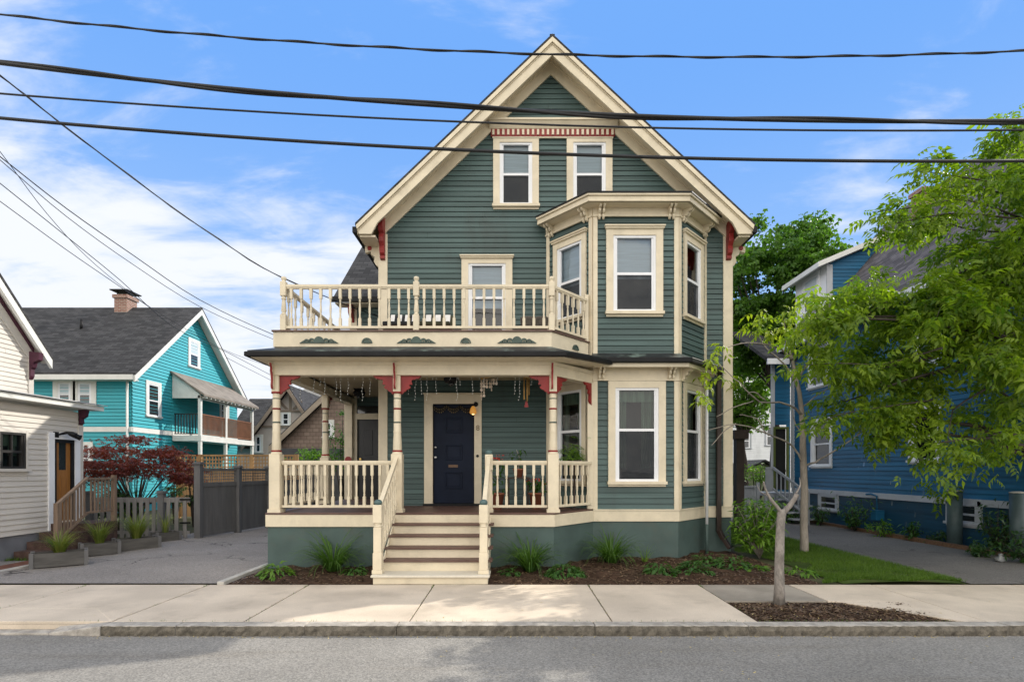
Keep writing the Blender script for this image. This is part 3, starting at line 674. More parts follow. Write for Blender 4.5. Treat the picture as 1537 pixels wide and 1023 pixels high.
# --- porch beam, ceiling, gutter, roof
PB = 9.62
beamplan = [(NL + .02, 14.9), (NL + .02, 9.53), (.72, 9.53), (BAYL - .0, YB - .02)]
strip(beamplan, -.2, 0, 3.385, 3.60, 'porch_beam', m_cream, .006)
strip(beamplan, -.2, .022, 3.56, 3.62, 'beam_moulding', m_cream)
gz = [0, 0, 0, .07]
roofplan = [(NL + .22, 14.9), (NL + .22, 9.53), (.72, 9.53), (BAYL - .0, YB - .02)]
strip(roofplan, -.3, .36, 3.605 + .016, 3.64, 'porch_soffit', m_cream, 0, None, gz)
strip(roofplan, .33, .44, 3.628, 3.71, 'porch_gutter', m_black, .012, None, gz)
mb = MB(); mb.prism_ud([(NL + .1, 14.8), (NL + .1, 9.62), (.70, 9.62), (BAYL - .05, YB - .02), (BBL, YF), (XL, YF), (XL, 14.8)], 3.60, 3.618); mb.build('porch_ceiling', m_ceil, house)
up_ = offset_plan(roofplan, -.12); dn_ = offset_plan(roofplan, .40); mb = MB()
for i in range(3): mb.loft([(*dn_[i], 3.69 + gz[i]), (*dn_[i + 1], 3.69 + gz[i + 1]), (*up_[i + 1], 3.80), (*up_[i], 3.80)], [(*dn_[i], 3.735 + gz[i]), (*dn_[i + 1], 3.735 + gz[i + 1]), (*up_[i + 1], 3.915), (*up_[i], 3.915)])
mb.build('porch_roof', m_copper, house)
# --- balcony deck with its fascia and appliques
bl = [(PX(410, 9.62), 14.7), (PX(410, 9.62), 9.62), (PX(828, 9.62), 9.62), (BAYL - .09, YB - .02)]
strip(bl, -.06, 0, 3.90, 4.165, 'balcony_fascia', m_cream, .004)
mb = MB(); mb.prism_ud([(bl[0][0] - .02, 14.7), (bl[1][0] - .02, 9.59), (bl[2][0] + .01, 9.59), (BAYL - .06, YB - .02), (BBL, YF), (XL, YF), (XL, 14.7)], 4.166, 4.195); mb.build('balcony_deck', m_brown, house, bevel=.004)
def half_ring(m, uc, zc, r0, r1, d0, d1, a0=0, a1=180, n=8):
    P0 = [(uc + r0 * math.cos(R(a0 + (a1 - a0) * i / n)), zc + r0 * math.sin(R(a0 + (a1 - a0) * i / n))) for i in range(n + 1)]
    P1 = [(uc + r1 * math.cos(R(a0 + (a1 - a0) * i / n)), zc + r1 * math.sin(R(a0 + (a1 - a0) * i / n))) for i in range(n + 1)]
    for i in range(n): m.prism_uz([P0[i], P0[i + 1], P1[i + 1], P1[i]], d0, d1)
def scroll(uc, fr, zb):
    m = MB(*fr)
    half_ring(m, uc, zb + .035, .0, .085, .002, .022, 0, 180, 8); m.box(uc - .085, uc + .085, .002, .022, zb, zb + .035)
    for s in (-1, 1):
        for (du, r, z0) in ((.125, .058, .012), (.215, .05, .005)):
            half_ring(m, uc + s * du, zb + z0 + .02, r * .5, r, .002, .02, -20, 200, 8)
            m.box(uc + s * du - .016, uc + s * du + .016, .002, .018, zb + .0, zb + z0 + .03)
        m.prism_uz([(uc + s * .25, zb), (uc + s * .345, zb), (uc + s * .29, zb + .035), (uc + s * .26, zb + .05)], .002, .02)
    m.box(uc - .3, uc + .3, .002, .016, zb, zb + .018)
    m.build('scroll_applique', m_grn, house)
def fan(uc, fr, zb):
    m = MB(*fr); half_ring(m, uc, zb, .0, .062, .002, .02); half_ring(m, uc, zb, .072, .095, .002, .024); m.build('fan_applique', m_grn, house)
frb = ((0, 9.62, 0), (1, 0, 0), (0, -1, 0)); zb = PZ(515, 9.62)
for px in (479, 625, 776): scroll(PX(px, 9.62), frb, zb)
for px in (551, 699): fan(PX(px, 9.62), frb, zb)
frf, Lf = facet(bl[2], bl[3]); fan(Lf * .62, frf, zb - .0)

# --- turned posts with red fretwork
def post(x, y, z0, red_l=True, red_r=True, half=False, side=False):
    m = MB((x, y, 0)); m.box(-.115, .115, -.115, .115, z0, z0 + .06); m.box(-.095, .095, -.095, .095, z0 + .06, 2.0)
    m.lathe([(.095, 2.0), (.095, 2.02), (.07, 2.06), (.078, 2.09), (.075, 2.22), (.066, 2.36), (.068, 2.38), (.072, 2.40), (.066, 2.42), (.064, 2.6), (.064, 2.98), (.062, 3.0), (.064, 3.02), (.062, 3.12)], 0, 0, 18)
    m.box(-.065, .065, -.065, .065, 3.1, 3.384); p = m.build('porch_post', m_cream, house, bevel=.004)
    for z, r, mt, h in ((2.055, .088, m_red, .03), (2.56, .067, m_grn, .025), (2.80, .068, m_red, .03), (3.085, .085, m_red, .03), (2.98, .067, m_grn, .016)):
        q = MB((x, y, 0)); q.lathe([(r, z - h / 2), (r, z + h / 2)], 0, 0, 18); q.build('post_band', mt, p)
    prof = [(0, 0), (.36, 0), (.345, -.02), (.29, -.055), (.275, -.04), (.255, -.065), (.215, -.06), (.19, -.08), (.185, -.11), (.20, -.135), (.185, -.155), (.155, -.15), (.14, -.17), (.17, -.19), (.16, -.215), (.13, -.235), (.10, -.245), (.085, -.27), (.045, -.285), (.03, -.315), (0, -.325)]
    dirs = [Vector((-1, 0, 0))] * red_l
    if red_r is True: dirs.append(Vector((1, 0, 0)))
    elif red_r: dirs.append(Vector(red_r).normalized())
    if side: dirs += [Vector((0, 1, 0))]
    for dvec in dirs:
        q = MB((x, y, 3.382), dvec, Vector((-dvec.y, dvec.x, 0))); q.prism_uz([(.066 + u, z) for u, z in prof], -.02, .02); q.build('fretwork_bracket', m_red, p)
    # scroll bracket up the face of the beam
    if not half:
        fy = 9.53 if y < 9.8 else None
        if fy:
            pr = [(0, 3.58), (.10, 3.58), (.085, 3.54), (.06, 3.50), (.07, 3.45), (.045, 3.40), (.03, 3.30), (.045, 3.2), (.03, 3.15), (0, 3.14)]
            q = MB((x, fy, 0), (1, 0, 0), (0, -1, 0)); q.prism_dz(pr, -.05, -.0); q.build('scroll_bracket', m_cream, p)
            q = MB((x, fy, 0), (1, 0, 0), (0, -1, 0)); q.prism_dz([(d + .006, z - .0) for d, z in pr], .0, .035) if False else q.prism_dz([(d + .012, z) for d, z in pr], -.04, -.006); q.build('scroll_facing', m_red, p)
    return p
PL, PM_, PR = PX(415, PB), PX(596.5, PB), PX(830, PB)
post(PL, PB, FLZ, red_l=False, side=False)
post(PM_, PB, FLZ)
tf = (Vector((BAYL, YB)) - Vector((.73, YP))).normalized()
post(PR, PB, FLZ, red_r=(tf.x, tf.y, 0))
post(PL, 12.15, FLZ, red_l=False, red_r=False, half=True, side=True)
# half bracket where the facet beam meets the bay, and the cream pilaster there
q = MB((BAYL - .05, YB - .06, 3.382), (-tf.x, -tf.y, 0), (-tf.y, tf.x, 0))
q.prism_uz([(0, 0), (.26, 0), (.2, -.05), (.15, -.05), (.13, -.12), (.09, -.13), (.10, -.2), (.06, -.22), (.07, -.34), (0, -.42)], -.02, .02); q.build('fretwork_bracket', m_red, house)
mb = MB(); mb.box(BAYL - .115, BAYL - .0, YB - .07, YB + .05, FLZ, 3.384); mb.build('porch_pilaster', m_cream, house, bevel=.005)
# --- balustrades
BAL = {}
def baluster(h):
    if h not in BAL:
        m = MB(); a, b = h * .21, h * .74
        m.box(-.024, .024, -.024, .024, 0, a); m.box(-.024, .024, -.024, .024, b, h)
        m.lathe([(.02, a), (.022, a + .012), (.012, a + .025), (.021, a + .04), (.013, a + .055), (.02, a + .12), (.021, a + .17), (.013, b - .08), (.012, b - .06), (.021, b - .045), (.012, b - .03), (.02, b - .012), (.022, b)], 0, 0, 8)
        BAL[h] = m
    return BAL[h]
def balustrade(p0, p1, zb, zt, n, parent=house, first=None):
    """rails between two plan points, n balusters"""
    p0 = Vector(p0); p1 = Vector(p1); t = (p1 - p0).normalized(); L = (p1 - p0).length
    fr = ((p0.x, p0.y, 0), (t.x, t.y, 0), (t.y, -t.x, 0)); m = MB(*fr)
    m.box(0, L, -.035, .035, zt - .05, zt); m.box(0, L, -.022, .022, zt - .075, zt - .0505)
    r = m.build('balustrade', m_cream, parent, bevel=.004)
    m = MB(*fr); m.box(0, L, -.03, .03, zb, zb + .045); m.build('bottom_rail', m_cream, r, bevel=.004)
    h = round(zt - .075 - zb - .045, 3); src = baluster(h)
    o = None
    for i in range(n):
        q = p0 + t * (L * (i + .5) / n); w = Vector((q.x, q.y, zb + .045))
        if h in MESH:
            o = bpy.data.objects.new('baluster', MESH[h]); col.objects.link(o); o.parent = r; o.location = w - WL[r.name]; WL[o.name] = w
        else:
            o = src.build('baluster', m_cream, r); o.location = w - WL[r.name]; MESH[h] = o.data
        o.rotation_euler = (0, 0, math.atan2(t.y, t.x))
    return r
MESH = {}
NR = PX(733.5, YP)          # right upper newel
balustrade((PL + .1, PB), (PM_ - .1, PB), 1.055, 1.885, 14)
balustrade((NR + .07, PB), (PR - .1, PB), 1.055, 1.885, 6)
balustrade((PR + .075, PB + .075), (BAYL - .06, YB - .06), 1.055, 1.885, 6)
balustrade((PL, PB + .1), (PL, 12.05), 1.055, 1.885, 11)
# balcony posts and rails
YR = 9.68
def balc_post(x, y, z0=4.196, tall=True, plain=False):
    m = MB((x, y, 0)); w = .05
    m.box(-w, w, -w, w, z0, z0 + .28)
    m.lathe([(.045, z0 + .28), (.048, z0 + .30), (.03, z0 + .32), (.046, z0 + .36), (.034, z0 + .5), (.03, z0 + .55), (.046, z0 + .575), (.032, z0 + .6), (.046, z0 + .62)], 0, 0, 12)
    m.box(-w, w, -w, w, z0 + .62, z0 + .87)
    m.lathe([(.05, z0 + .87), (.03, z0 + .885), (.035, z0 + .90), (.05, z0 + .93), (.045, z0 + .955), (.02, z0 + .97)], 0, 0, 12)
    m.build('balcony_post', m_cream, house, bevel=.003)
bx0, bx1, bx2 = PX(426, YR), PX(625, YR), PX(828, YR)
for x in (bx0, bx1, bx2): balc_post(x, YR)
ZB0, ZB1 = 4.235, PZ(430, YR) + .03
balustrade((bx0 + .05, YR), (bx1 - .05, YR), ZB0, ZB1, 13)
balustrade((bx1 + .05, YR), (bx2 - .05, YR), ZB0, ZB1, 13)
balustrade((bx2 + .04, YR + .05), (BAYL - .14, YB - .02), ZB0, ZB1, 6)
balustrade((bx0, YR + .05), (bx0, 13.8), ZB0, ZB1, 13)
mb = MB(); mb.box(BAYL - .16, BAYL - .09, YB - .03, YB + .04, 4.196, 5.1); mb.build('balcony_post', m_cream, house)
# --- front steps
SX0, SX1 = -2.03, -.40; RZ = .1665; TR = .2375
steps = MB()
for k in range(1, 5):
    y = YP - TR * k; z = FLZ - RZ * k
    steps.box(SX0 - .02, SX1 + .04, y + .04, y + .08, max(z - RZ, .1), z - .033) if False else None
st = MB()
for k in range(0, 5):
    y = YP - TR * k + .0; zt = (FLZ - RZ * k) - .034; zb_ = (FLZ - RZ * (k + 1)) if k < 4 else .138
    st.box(SX0, SX1 + .03, y, y + .03, zb_ - .02, zt)
for sx in (SX0, SX1 + .03):
    st.prism_dz([(YP + .0, .0), (YP, FLZ - .04), (YP - TR * 4, FLZ - RZ * 4 - .04), (YP - TR * 4, .0)], sx - .02, sx + .0)
st.box(SX0 - .07, SX1 + .035, 8.2, YP - TR * 4 + .02, -.05, .098)
sp = st.build('front_steps', m_cream, house, bevel=.004)
m = MB(); m.box(SX0 - .10, SX1 + .065, 8.16, YP - TR * 4 + .05, .098, .138); m.build('bottom_landing', pm('pale_landing_paint', (.62, .57, .47), .06, 3, .5, dirt=(.4, .35, .28), dirt_amt=.4), sp, bevel=.012)
for k in range(1, 5):
    m = MB(); y = YP - TR * k; z = FLZ - RZ * k; m.box(SX0 - .05, SX1 + .09, y - .035, y + TR - .001, z - .033, z); m.build('tread', m_brown, sp, bevel=.008)
def newel(x, y, z0, z1):
    m = MB((x, y, 0)); w = .068
    m.box(-w - .012, w + .012, -w - .012, w + .012, z0, z0 + .06); m.box(-w, w, -w, w, z0 + .06, z0 + .32)
    if z1 - z0 > .8:
        m.box(-w + .008, w - .008, -w + .008, w - .008, z0 + .32, z1 - .36); m.lathe([(.06, z1 - .36), (.066, z1 - .345), (.055, z1 - .33), (.066, z1 - .315), (.06, z1 - .30)], 0, 0, 14); m.box(-w, w, -w, w, z1 - .30, z1 - .02)
    o = m.build('newel_post', m_cream, house, bevel=.012)
    q = MB((x, y, 0)); q.lathe([(.05, z1 - .02), (.06, z1), (.062, z1 + .02), (.05, z1 + .045), (.02, z1 + .06)], 0, 0, 16); q.build('newel_cap', m_cap, o)
YN = 8.33; nl, nr = PX(567.5, YN), PX(726, YN)
newel(nl, YN, .138, PZ(755, YN)); newel(nr, YN, .138, PZ(755, YN)); newel(NR, PB, FLZ, PZ(680, PB))
for (xa, xb) in ((nl, PM_ + .0), (nr, NR)):
    a = Vector((xa, YN + .05, 1.13)); b = Vector((xb, PB - .08, 1.93)); m = MB(); m.bar(a, b, .07, .06); m.bar(a - Vector((0, 0, .055)), b - Vector((0, 0, .055)), .045, .04)
    a2 = Vector((xa, YN + .05, .36)); b2 = Vector((xb, PB - .08, 1.10)); m.bar(a2, b2, .05, .05)
    r = m.build('stair_rail', m_cream, house, bevel=.004); h = .64
    for i in range(8):
        f = (i + .6) / 8.2; q = a2.lerp(b2, f) + Vector((0, 0, .02))
        if h in MESH:
            o = bpy.data.objects.new('baluster', MESH[h]); col.objects.link(o); o.parent = r; o.location = q - WL[r.name]
        else:
            o = baluster(h).build('baluster', m_cream, r); o.location = q - WL[r.name]; MESH[h] = o.data
# --- ell at the back left with the second door
EY = 14.0; ex0 = -4.15
mb = MB((0, EY, 0), (1, 0, 0), (0, -1, 0)); clap(mb, lambda z: (ex0, XL), .9, 6.3, .1075, [(-3.98, -3.08, .97, 3.3)], gap=.007); mb.build('ell_wall', m_siding, house, fix=False)
mb = MB((0, EY, 0), (1, 0, 0), (0, -1, 0)); mb.box(ex0 - .02, ex0 + .16, 0, .04, .97, 6.3); mb.box(-4.12, -3.98, 0, .06, .98, 3.02); mb.box(-3.1, -2.95, 0, .06, .98, 3.02); mb.box(-4.14, -2.95, 0, .07, 3.02, 3.17); mb.build('door_casing', m_cream, house)
mb = MB((0, EY, 0), (1, 0, 0), (0, -1, 0)); mb.box(-3.98, -3.1, -.06, -.02, .98, 3.02); sd = mb.build('side_door', pm('charcoal_door', (.018, .018, .02), .1, 2, .35), house)
for (a, b) in ((1.3, 1.9), (2.1, 2.75)):
    for (u, v) in ((-3.82, -3.6), (-3.48, -3.26)): mb = MB((0, EY, 0), (1, 0, 0), (0, -1, 0)); mb.box(u, v, -.02, -.008, a, b); mb.build('door_panel', sd.data.materials[0], sd, bevel=.01)
mb = MB(); mb.tube([(-3.9, EY + .02, 2.0), (-3.9, EY - .05, 2.0)], .03, 10); mb.build('door_knob', m_brass, sd)
mb = MB((0, EY, 0), (1, 0, 0), (0, -1, 0)); mb.box(-3.98, -3.1, -.02, .0, 3.18, 3.5); mb.build('transom', m_farglass, house)
mb = MB((ex0, EY, 0), (0, 1, 0), (-1, 0, 0)); clap(mb, lambda z: (0, 6), .9, 6.3, .1075, gap=.007); mb.build('ell_wall', m_siding, house, fix=False)
ez = 6.05
mb = MB(); mb.prism_dz([(EY - .35, ez), (EY + 3.0, ez + 3.0), (EY + 3.0, ez + 2.9), (EY - .35, ez - .1)], ex0 - .35, XL + .3)
mb.prism_dz([(EY + 6.35, ez), (EY + 3.0, ez + 3.0), (EY + 3.0, ez + 2.9), (EY + 6.35, ez - .1)], ex0 - .35, XL + .3); mb.build('ell_roof', m_roofx, house)
mb = MB(); mb.box(ex0 - .4, XL, EY - .45, EY - .36, ez - .12, ez - .0); mb.build('ell_gutter', m_black, house)
mb = MB(); mb.prism_dz([(EY - .04, 5.5), (EY - .04, 5.9), (EY - .3, 5.9), (EY - .26, 5.7), (EY - .12, 5.6)], ex0 + .0, ex0 + .1); mb.build('eave_bracket', m_red, house)
mb = MB(); mb.box(ex0 - .3, XL, EY - .35, EY, 5.9, 5.93); mb.build('eave_soffit', m_cream, house)
mb = MB((0, EY + 2.9, 0)); mb.prism_dz([(EY, 6.3), (EY + 6, 6.3), (EY + 3, 8.95)], ex0 - .0, ex0 + .05) if False else None
m = MB(); m.loft([(ex0, EY, 6.28), (ex0, EY + 6, 6.28), (ex0, EY + 3, 8.85)], [(ex0 + .06, EY, 6.28), (ex0 + .06, EY + 6, 6.28), (ex0 + .06, EY + 3, 8.85)]); m.build('ell_gable', m_siding, house)
# wall of the porch end: carved cream post near the door with a red rosette
mb = MB((-4.13, EY - .12, 0)); mb.box(-.14, .06, -.06, .08, FLZ, 3.39); mb.build('porch_pilaster', m_cream, house, bevel=.01)
mb = MB(); mb.tube([(-4.16, EY - .19, 1.98), (-4.16, EY - .22, 1.98)], .085, 14); mb.build('rosette', m_red, house)
# ceiling lantern fittings
for (px, py, Y) in ((539, 590, 12.6), (677, 570, 10.7)):
    x = PX(px, Y); m = MB((x, Y, 0)); m.box(-.1, .1, -.1, .1, 3.57, 3.598); m.lathe([(.10, 3.57), (.15, 3.52), (.12, 3.44), (.04, 3.43)], 0, 0, 8, False)
    l_ = m.build('ceiling_lamp', m_black, house); q = MB((x, Y, 0)); q.lathe([(.05, 3.45), (.06, 3.40), (.02, 3.38)], 0, 0, 10); q.build('lamp_glass', m_farglass, l_)
# --- pipes on the right
x = PX(1079, YF - .12)
mb = MB(); mb.box(x - .045, x + .045, YF - .16, YF - .07, .45, 3.62); mb.bar((x, YF - .115, .48), (x + .06, YF - .2, .3), .09, .09); mb.bar((x + .06, YF - .2, .32), (x + .16, YF - .3, .12), .09, .08)
mb.bar((x, YF - .115, 3.6), (x - .05, YF - .35, 3.76), .08, .08); mb.build('downspout', m_dspout, house, bevel=.008)
x = PX(1061, 11.05); mb = MB(); mb.tube([(x, 11.05, .0), (x, 11.05, .62)], .03, 10); lowp = mb.build('vent_pipe', m_teal, house)
mb = MB(); mb.tube([(x, 11.05, .62), (x, 11.05, 3.35), (x - .02, 11.15, 3.55)], .03, 10); mb.build('white_pipe', m_white, house)

# ================================================================ THINGS ON THE PORCH
m_cush_b = pm('black_fabric', (.018, .018, .02), .2, 6, .8); m_cush_w = pm('white_fabric', (.75, .73, .70), .06, 6, .8)
m_teak = pm('teak', (.16, .09, .05), .25, 3, .6, stretch=(1, 6, 6))
def lounge(x, y, w, label, stripes, dark):
    t = thing('lounge_chair', label, 'chair', (x, y, 4.196), 'chairs on the balcony')
    for sx in (-w / 2, w / 2):
        m = MB((x, y, 0)); m.bar((x + sx, y - .3, 4.2), (x + sx, y + .25, 4.62), .03, .05); m.bar((x + sx, y + .3, 4.2), (x + sx, y - .05, 4.4), .03, .05); m.build('leg', m_teak, t)
    m = MB((x, y, 0)); m.box(-w / 2, w / 2, -.3, .2, 4.38, 4.41); m.build('seat', m_teak, t)
    m = MB((x, y, 0)); m.box(-w / 2 + .02, w / 2 - .02, -.3, .15, 4.412, 4.49); m.build('cushion', dark, t, bevel=.02)
    b = MB((x, y, 0)); b.loft([(-w / 2 + .02, .12, 4.42), (w / 2 - .02, .12, 4.42), (w / 2 - .02, .20, 4.42), (-w / 2 + .02, .2, 4.42)], [(-w / 2 + .02, .28, 4.76), (w / 2 - .02, .28, 4.76), (w / 2 - .02, .35, 4.76), (-w / 2 + .02, .35, 4.76)])
    bk = b.build('backrest', dark, t, bevel=.02)
    q = MB((x, y, 0)); n = stripes
    for i in range(n):
        a = -w / 2 + .03 + (w - .06) * (i + .5) / n; e = (w - .06) / n * .28
        q.loft([(a - e, .112, 4.45), (a + e, .112, 4.45), (a + e, .119, 4.45), (a - e, .119, 4.45)], [(a - e, .262, 4.765), (a + e, .262, 4.765), (a + e, .272, 4.765), (a - e, .272, 4.765)])
    q.build('stripe', m_cush_w, bk)
lounge(PX(602, 10.4), 10.4, .62, 'low lounge chair with black and white striped cushion left of the middle balcony post', 4, m_cush_b)
lounge(PX(655, 10.4), 10.4, .62, 'low lounge chair with olive and white striped cushion right of the middle balcony post', 3, pm('olive_fabric', (.05, .05, .025), .3, 8, .8))
m_rattan = pm('grey_rattan', (.1, .085, .07), .3, 20, .8)
for i, px in enumerate((792, 812)):
    x = PX(px, 10.3); t = thing('planter_pot', ('left ribbed grey brown pot' if i == 0 else 'right ribbed grey brown pot') + ' on the balcony by the bay', 'pot', (x, 10.3, 4.196), 'pots on the balcony')
    m = MB((x, 10.3, 0)); m.lathe([(.09, 4.196), (.125, 4.4), (.14, 4.55), (.14, 4.6), (.12, 4.6), (.11, 4.55)], 0, 0, 16); m.build('pot_body', m_rattan, t)
    m = MB((x, 10.3, 0)); m.lathe([(.118, 4.54), (.02, 4.565)], 0, 0, 16); m.build('soil', m_soil, t)
# hanging chimes
def hang(name, label, cat, x, y, ztop): return thing(name, label, cat, (x, y, ztop))
cx, cy = PX(790, 10.2), 10.2
t = hang('wind_chime', 'wooden tube wind chime with a red sail hanging from the porch ceiling', 'wind chime', cx, cy, 3.6)
m_bamb = pm('bamboo', (.42, .25, .08), .2, 8, .5)
for i in range(5):
    a = i * 1.256; m = MB(); m.tube([(cx + .05 * math.cos(a), cy + .05 * math.sin(a), 3.43), (cx + .05 * math.cos(a), cy + .05 * math.sin(a), 3.13 - .03 * i)], .014, 8); m.build('tube', m_bamb, t)
m = MB(); m.tube([(cx, cy, 3.6), (cx, cy, 2.98)], .003, 4); m.build('cord', m_black, t)
m = MB((cx, cy, 0)); m.lathe([(.055, 3.44), (.06, 3.46), (.05, 3.475)], 0, 0, 12); m.build('top_disc', m_bamb, t)
m = MB((cx, cy, 0)); m.prism_uz([(-.04, 2.9), (.04, 2.9), (.02, 3.0), (-.01, 3.02)], -.003, .003); m.build('sail', m_red, t)
cx, cy = PX(733, 10.2), 10.2
t = hang('shell_chime', 'white shell disc chime hanging beside the top right of the navy door', 'wind chime', cx, cy, 3.6)
m_shell = pm('shell', (.72, .6, .48), .2, 20, .3)
m = MB(); m.bar((cx - .14, cy, 3.43), (cx + .1, cy, 3.49), .05, .03); m.tube([(cx - .02, cy, 3.46), (cx - .02, cy, 3.6)], .003, 4); m.build('driftwood', m_bamb, t)
for i, (ox, n) in enumerate(((-.13, 7), (-.08, 6), (-.03, 3), (.03, 3), (.06, 4), (.1, 2), (.15, 2))):
    m = MB(); oy = rnd.uniform(-.05, .05); m.tube([(cx + ox, cy + oy, 3.45), (cx + ox, cy + oy, 3.4 - n * .055)], .002, 4); s_ = m.build('string', m_black, t)
    m = MB()
    for k in range(n):
        a = rnd.uniform(0, 3.1); zc = 3.40 - k * .058; r = .028; X_ = Vector((math.cos(a), math.sin(a), 0))
        m.frame((cx + ox, cy + oy, 0), X_, (-math.sin(a), math.cos(a), 0)); m.prism_uz([(r * math.cos(q), zc + r * 1.1 * math.sin(q)) for q in [j * math.pi / 4 for j in range(8)]], -.003, .003)
    m.build('shell_disc', m_shell, s_)
# icicle light strings
m_bulb = pm('tiny_clear_bulb', (.75, .75, .72), .05, 3, .2, bmp=0); m_lwire = pm('pale_light_wire', (.30, .31, .29), .1, 3, .5, bmp=0)
def icicles(name, label, pts, n, zt=3.59):
    t = thing(name, label, 'string lights', (pts[0][0], pts[0][1], zt), 'icicle lights on the porch')
    w = MB(); b = MB(); P = [Vector((x, y, zt)) for x, y in pts]; w.tube(P, .004, 4)
    for i in range(n):
        f = (i + rnd.uniform(.2, .8)) / n * (len(P) - 1); k = min(int(f), len(P) - 2); q = P[k].lerp(P[k + 1], f - k); Lh = rnd.choice((.25, .35, .5, .62, .2))
        L_ = [q + Vector((rnd.uniform(-.012, .012), rnd.uniform(-.012, .012), -Lh * j / 6)) for j in range(7)]; w.tube(L_, .0022, 3)
        for j in range(1, int(Lh / .055) + 1):
            f2 = j * .055 / Lh * 6; k2 = min(int(f2), 5); c = L_[k2].lerp(L_[k2 + 1], min(1, f2 - k2)); s = .0055; o_ = rnd.uniform(-.012, .012)
            b.tube([c + Vector((o_, 0, s * 1.6)), c + Vector((o_, 0, -s * 1.6))], s, 5)
    w.build('wire', m_lwire, t); q_ = b.build('bulb', m_bulb, t); q_['kind'] = 'stuff'
icicles('icicle_lights', 'icicle string lights hanging along the porch ceiling in front of the navy door', [(PM_ + .1, 9.8), (PR - .1, 9.8)], 24)
icicles('icicle_lights', 'icicle string lights hanging over the left end of the porch by the dark side door', [(PL + .1, 9.85), (PM_ - .1, 9.85)], 15)
# scalloped garland over the door
t = thing('door_garland', 'dark scalloped leafy garland draped across the top of the navy door', 'garland', ((DR[0] + DR[1]) / 2, YF - .03, DR[3]))
m = MB(); b = MB()
for s in range(3):
    a = DR[0] + (DR[1] - DR[0]) * s / 3; L_ = (DR[1] - DR[0]) / 3
    for row in range(2):
        P = [Vector((a + L_ * i / 8, YF - .035, DR[3] - .03 - row * .03 - (.07 + .03 * row) * math.sin(math.pi * i / 8))) for i in range(9)]; m.tube(P, .012, 5)
        for i in range(9):
            c = P[i]; b.tube([c + Vector((0, -.005, -.012)), c + Vector((0, -.005, -.045))], [.011, .004], 5)
m.build('rope', m_black, t); b.build('leaf_drop', pm('dull_gold', (.2, .15, .07), .3, 20, .5), t)
# plant stand with pots on the right of the porch
m_terra = pm('terracotta', (.30, .10, .055), .15, 5, .75)

# ================================================================ NEIGHBOURS
def gable_prism(mb, x0, x1, y0, y1, zr, ze, t=.14):
    ym = (y0 + y1) / 2
    mb.loft([(x0, y0, ze), (x0, ym, zr), (x0, ym, zr - t), (x0, y0, ze - t)], [(x1, y0, ze), (x1, ym, zr), (x1, ym, zr - t), (x1, y0, ze - t)])
    mb.loft([(x0, y1, ze), (x0, ym, zr), (x0, ym, zr - t), (x0, y1, ze - t)], [(x1, y1, ze), (x1, ym, zr), (x1, ym, zr - t), (x1, y1, ze - t)])
m_wtrim = pm('white_trim_paint', (.72, .72, .68), .06, 2, .5, dirt=(.5, .5, .45), dirt_amt=.2)
# --- turquoise house: ridge along x, gable facing right
CX, CY0 = -15.4, 22.0
CY1 = 30.4; CE, CR = PZ(552, CY0), PZ(465, 26.2)
m_cy = siding_mat('turquoise_siding', (.035, .37, .43), .10, (.10, .34, .36), .25)
ch = thing('turquoise_house', 'bright turquoise house with dark shingle roof, brick chimney and two level side balcony', 'house', (-19.5, 26, 0))
cym = (CY0 + CY1) / 2; CXL = -26
W1 = []
def at_u(px, Y): return PX(px, Y)
frc = ((0, CY0, 0), (1, 0, 0), (0, -1, 0))
mb = MB(*frc); clap(mb, lambda z: (CXL, CX), 0, CE, .14, proj=.034); mb.build('front_wall', m_cy, ch, fix=False)
frg = ((CX, 0, 0), (0, 1, 0), (1, 0, 0)); sl_ = (CR - CE) / (cym - CY0)
mb = MB(*frg); clap(mb, lambda z: (CY0, CY1) if z < CE - .1 else ((CY0 + (z + .1 - CE) / sl_, CY1 - (z + .1 - CE) / sl_) if z + .1 < CR else (cym, cym)), 0, CR - .1, .14, proj=.034); mb.build('gable_wall', m_cy, ch, fix=False)
mb = MB(); mb.box(CXL, CX, CY1 - .02, CY1, 0, CE); mb.build('back_wall', m_cy, ch)
mb = MB(); gable_prism(mb, CXL - .4, CX + .45, CY0 - .45, CY1 + .45, CR + .12, CE + .12 - .45 * sl_ + .0, .10); mb.build('roof', m_roofx, ch)
for y0, y1 in ((CY0 - .45, cym), (CY1 + .45, cym)):
    za = CE + .02 - .45 * sl_; mb = MB(); mb.loft([(CX + .38, y0, za), (CX + .45, y0, za), (CX + .45, y0, za - .26), (CX + .38, y0, za - .26)], [(CX + .38, y1, CR + .02), (CX + .45, y1, CR + .02), (CX + .45, y1, CR - .24), (CX + .38, y1, CR - .24)]); mb.build('rake_board', m_wtrim, ch)
    mb = MB(); mb.loft([(CX, y0, za - .02), (CX + .38, y0, za - .02), (CX + .38, y0, za - .06), (CX, y0, za - .06)], [(CX, y1, CR), (CX + .38, y1, CR), (CX + .38, y1, CR - .04), (CX, y1, CR - .04)]); mb.build('soffit', m_wtrim, ch)
mb = MB(); mb.box(CXL - .4, CX + .378, CY0 - .50, CY0 - .40, CE - .45 * sl_ - .16, CE - .45 * sl_ + .04); mb.box(CXL, CX + .3, CY0 - .4, CY0 - .02, CE - .45 * sl_ - .16, CE - .45 * sl_ - .12); mb.build('eave_board', m_wtrim, ch)
zb_ = PZ(644, CY0)
mb = MB(*frc); mb.box(CXL, CX + .03, .0, .05, zb_ - .1, zb_ + .1); mb.build('band_board', m_wtrim, ch)
mb = MB(*frg); mb.box(CY0, CY1, .0, .05, zb_ - .1, zb_ + .1); mb.build('band_board', m_wtrim, ch)
def farwin(parent, fr, u0, u1, z0, z1, **k):
    return window(parent, fr, u0, u1, z0, z1, cas=k.pop('cas', .13), head=.14, far=True, crown=False, **k)
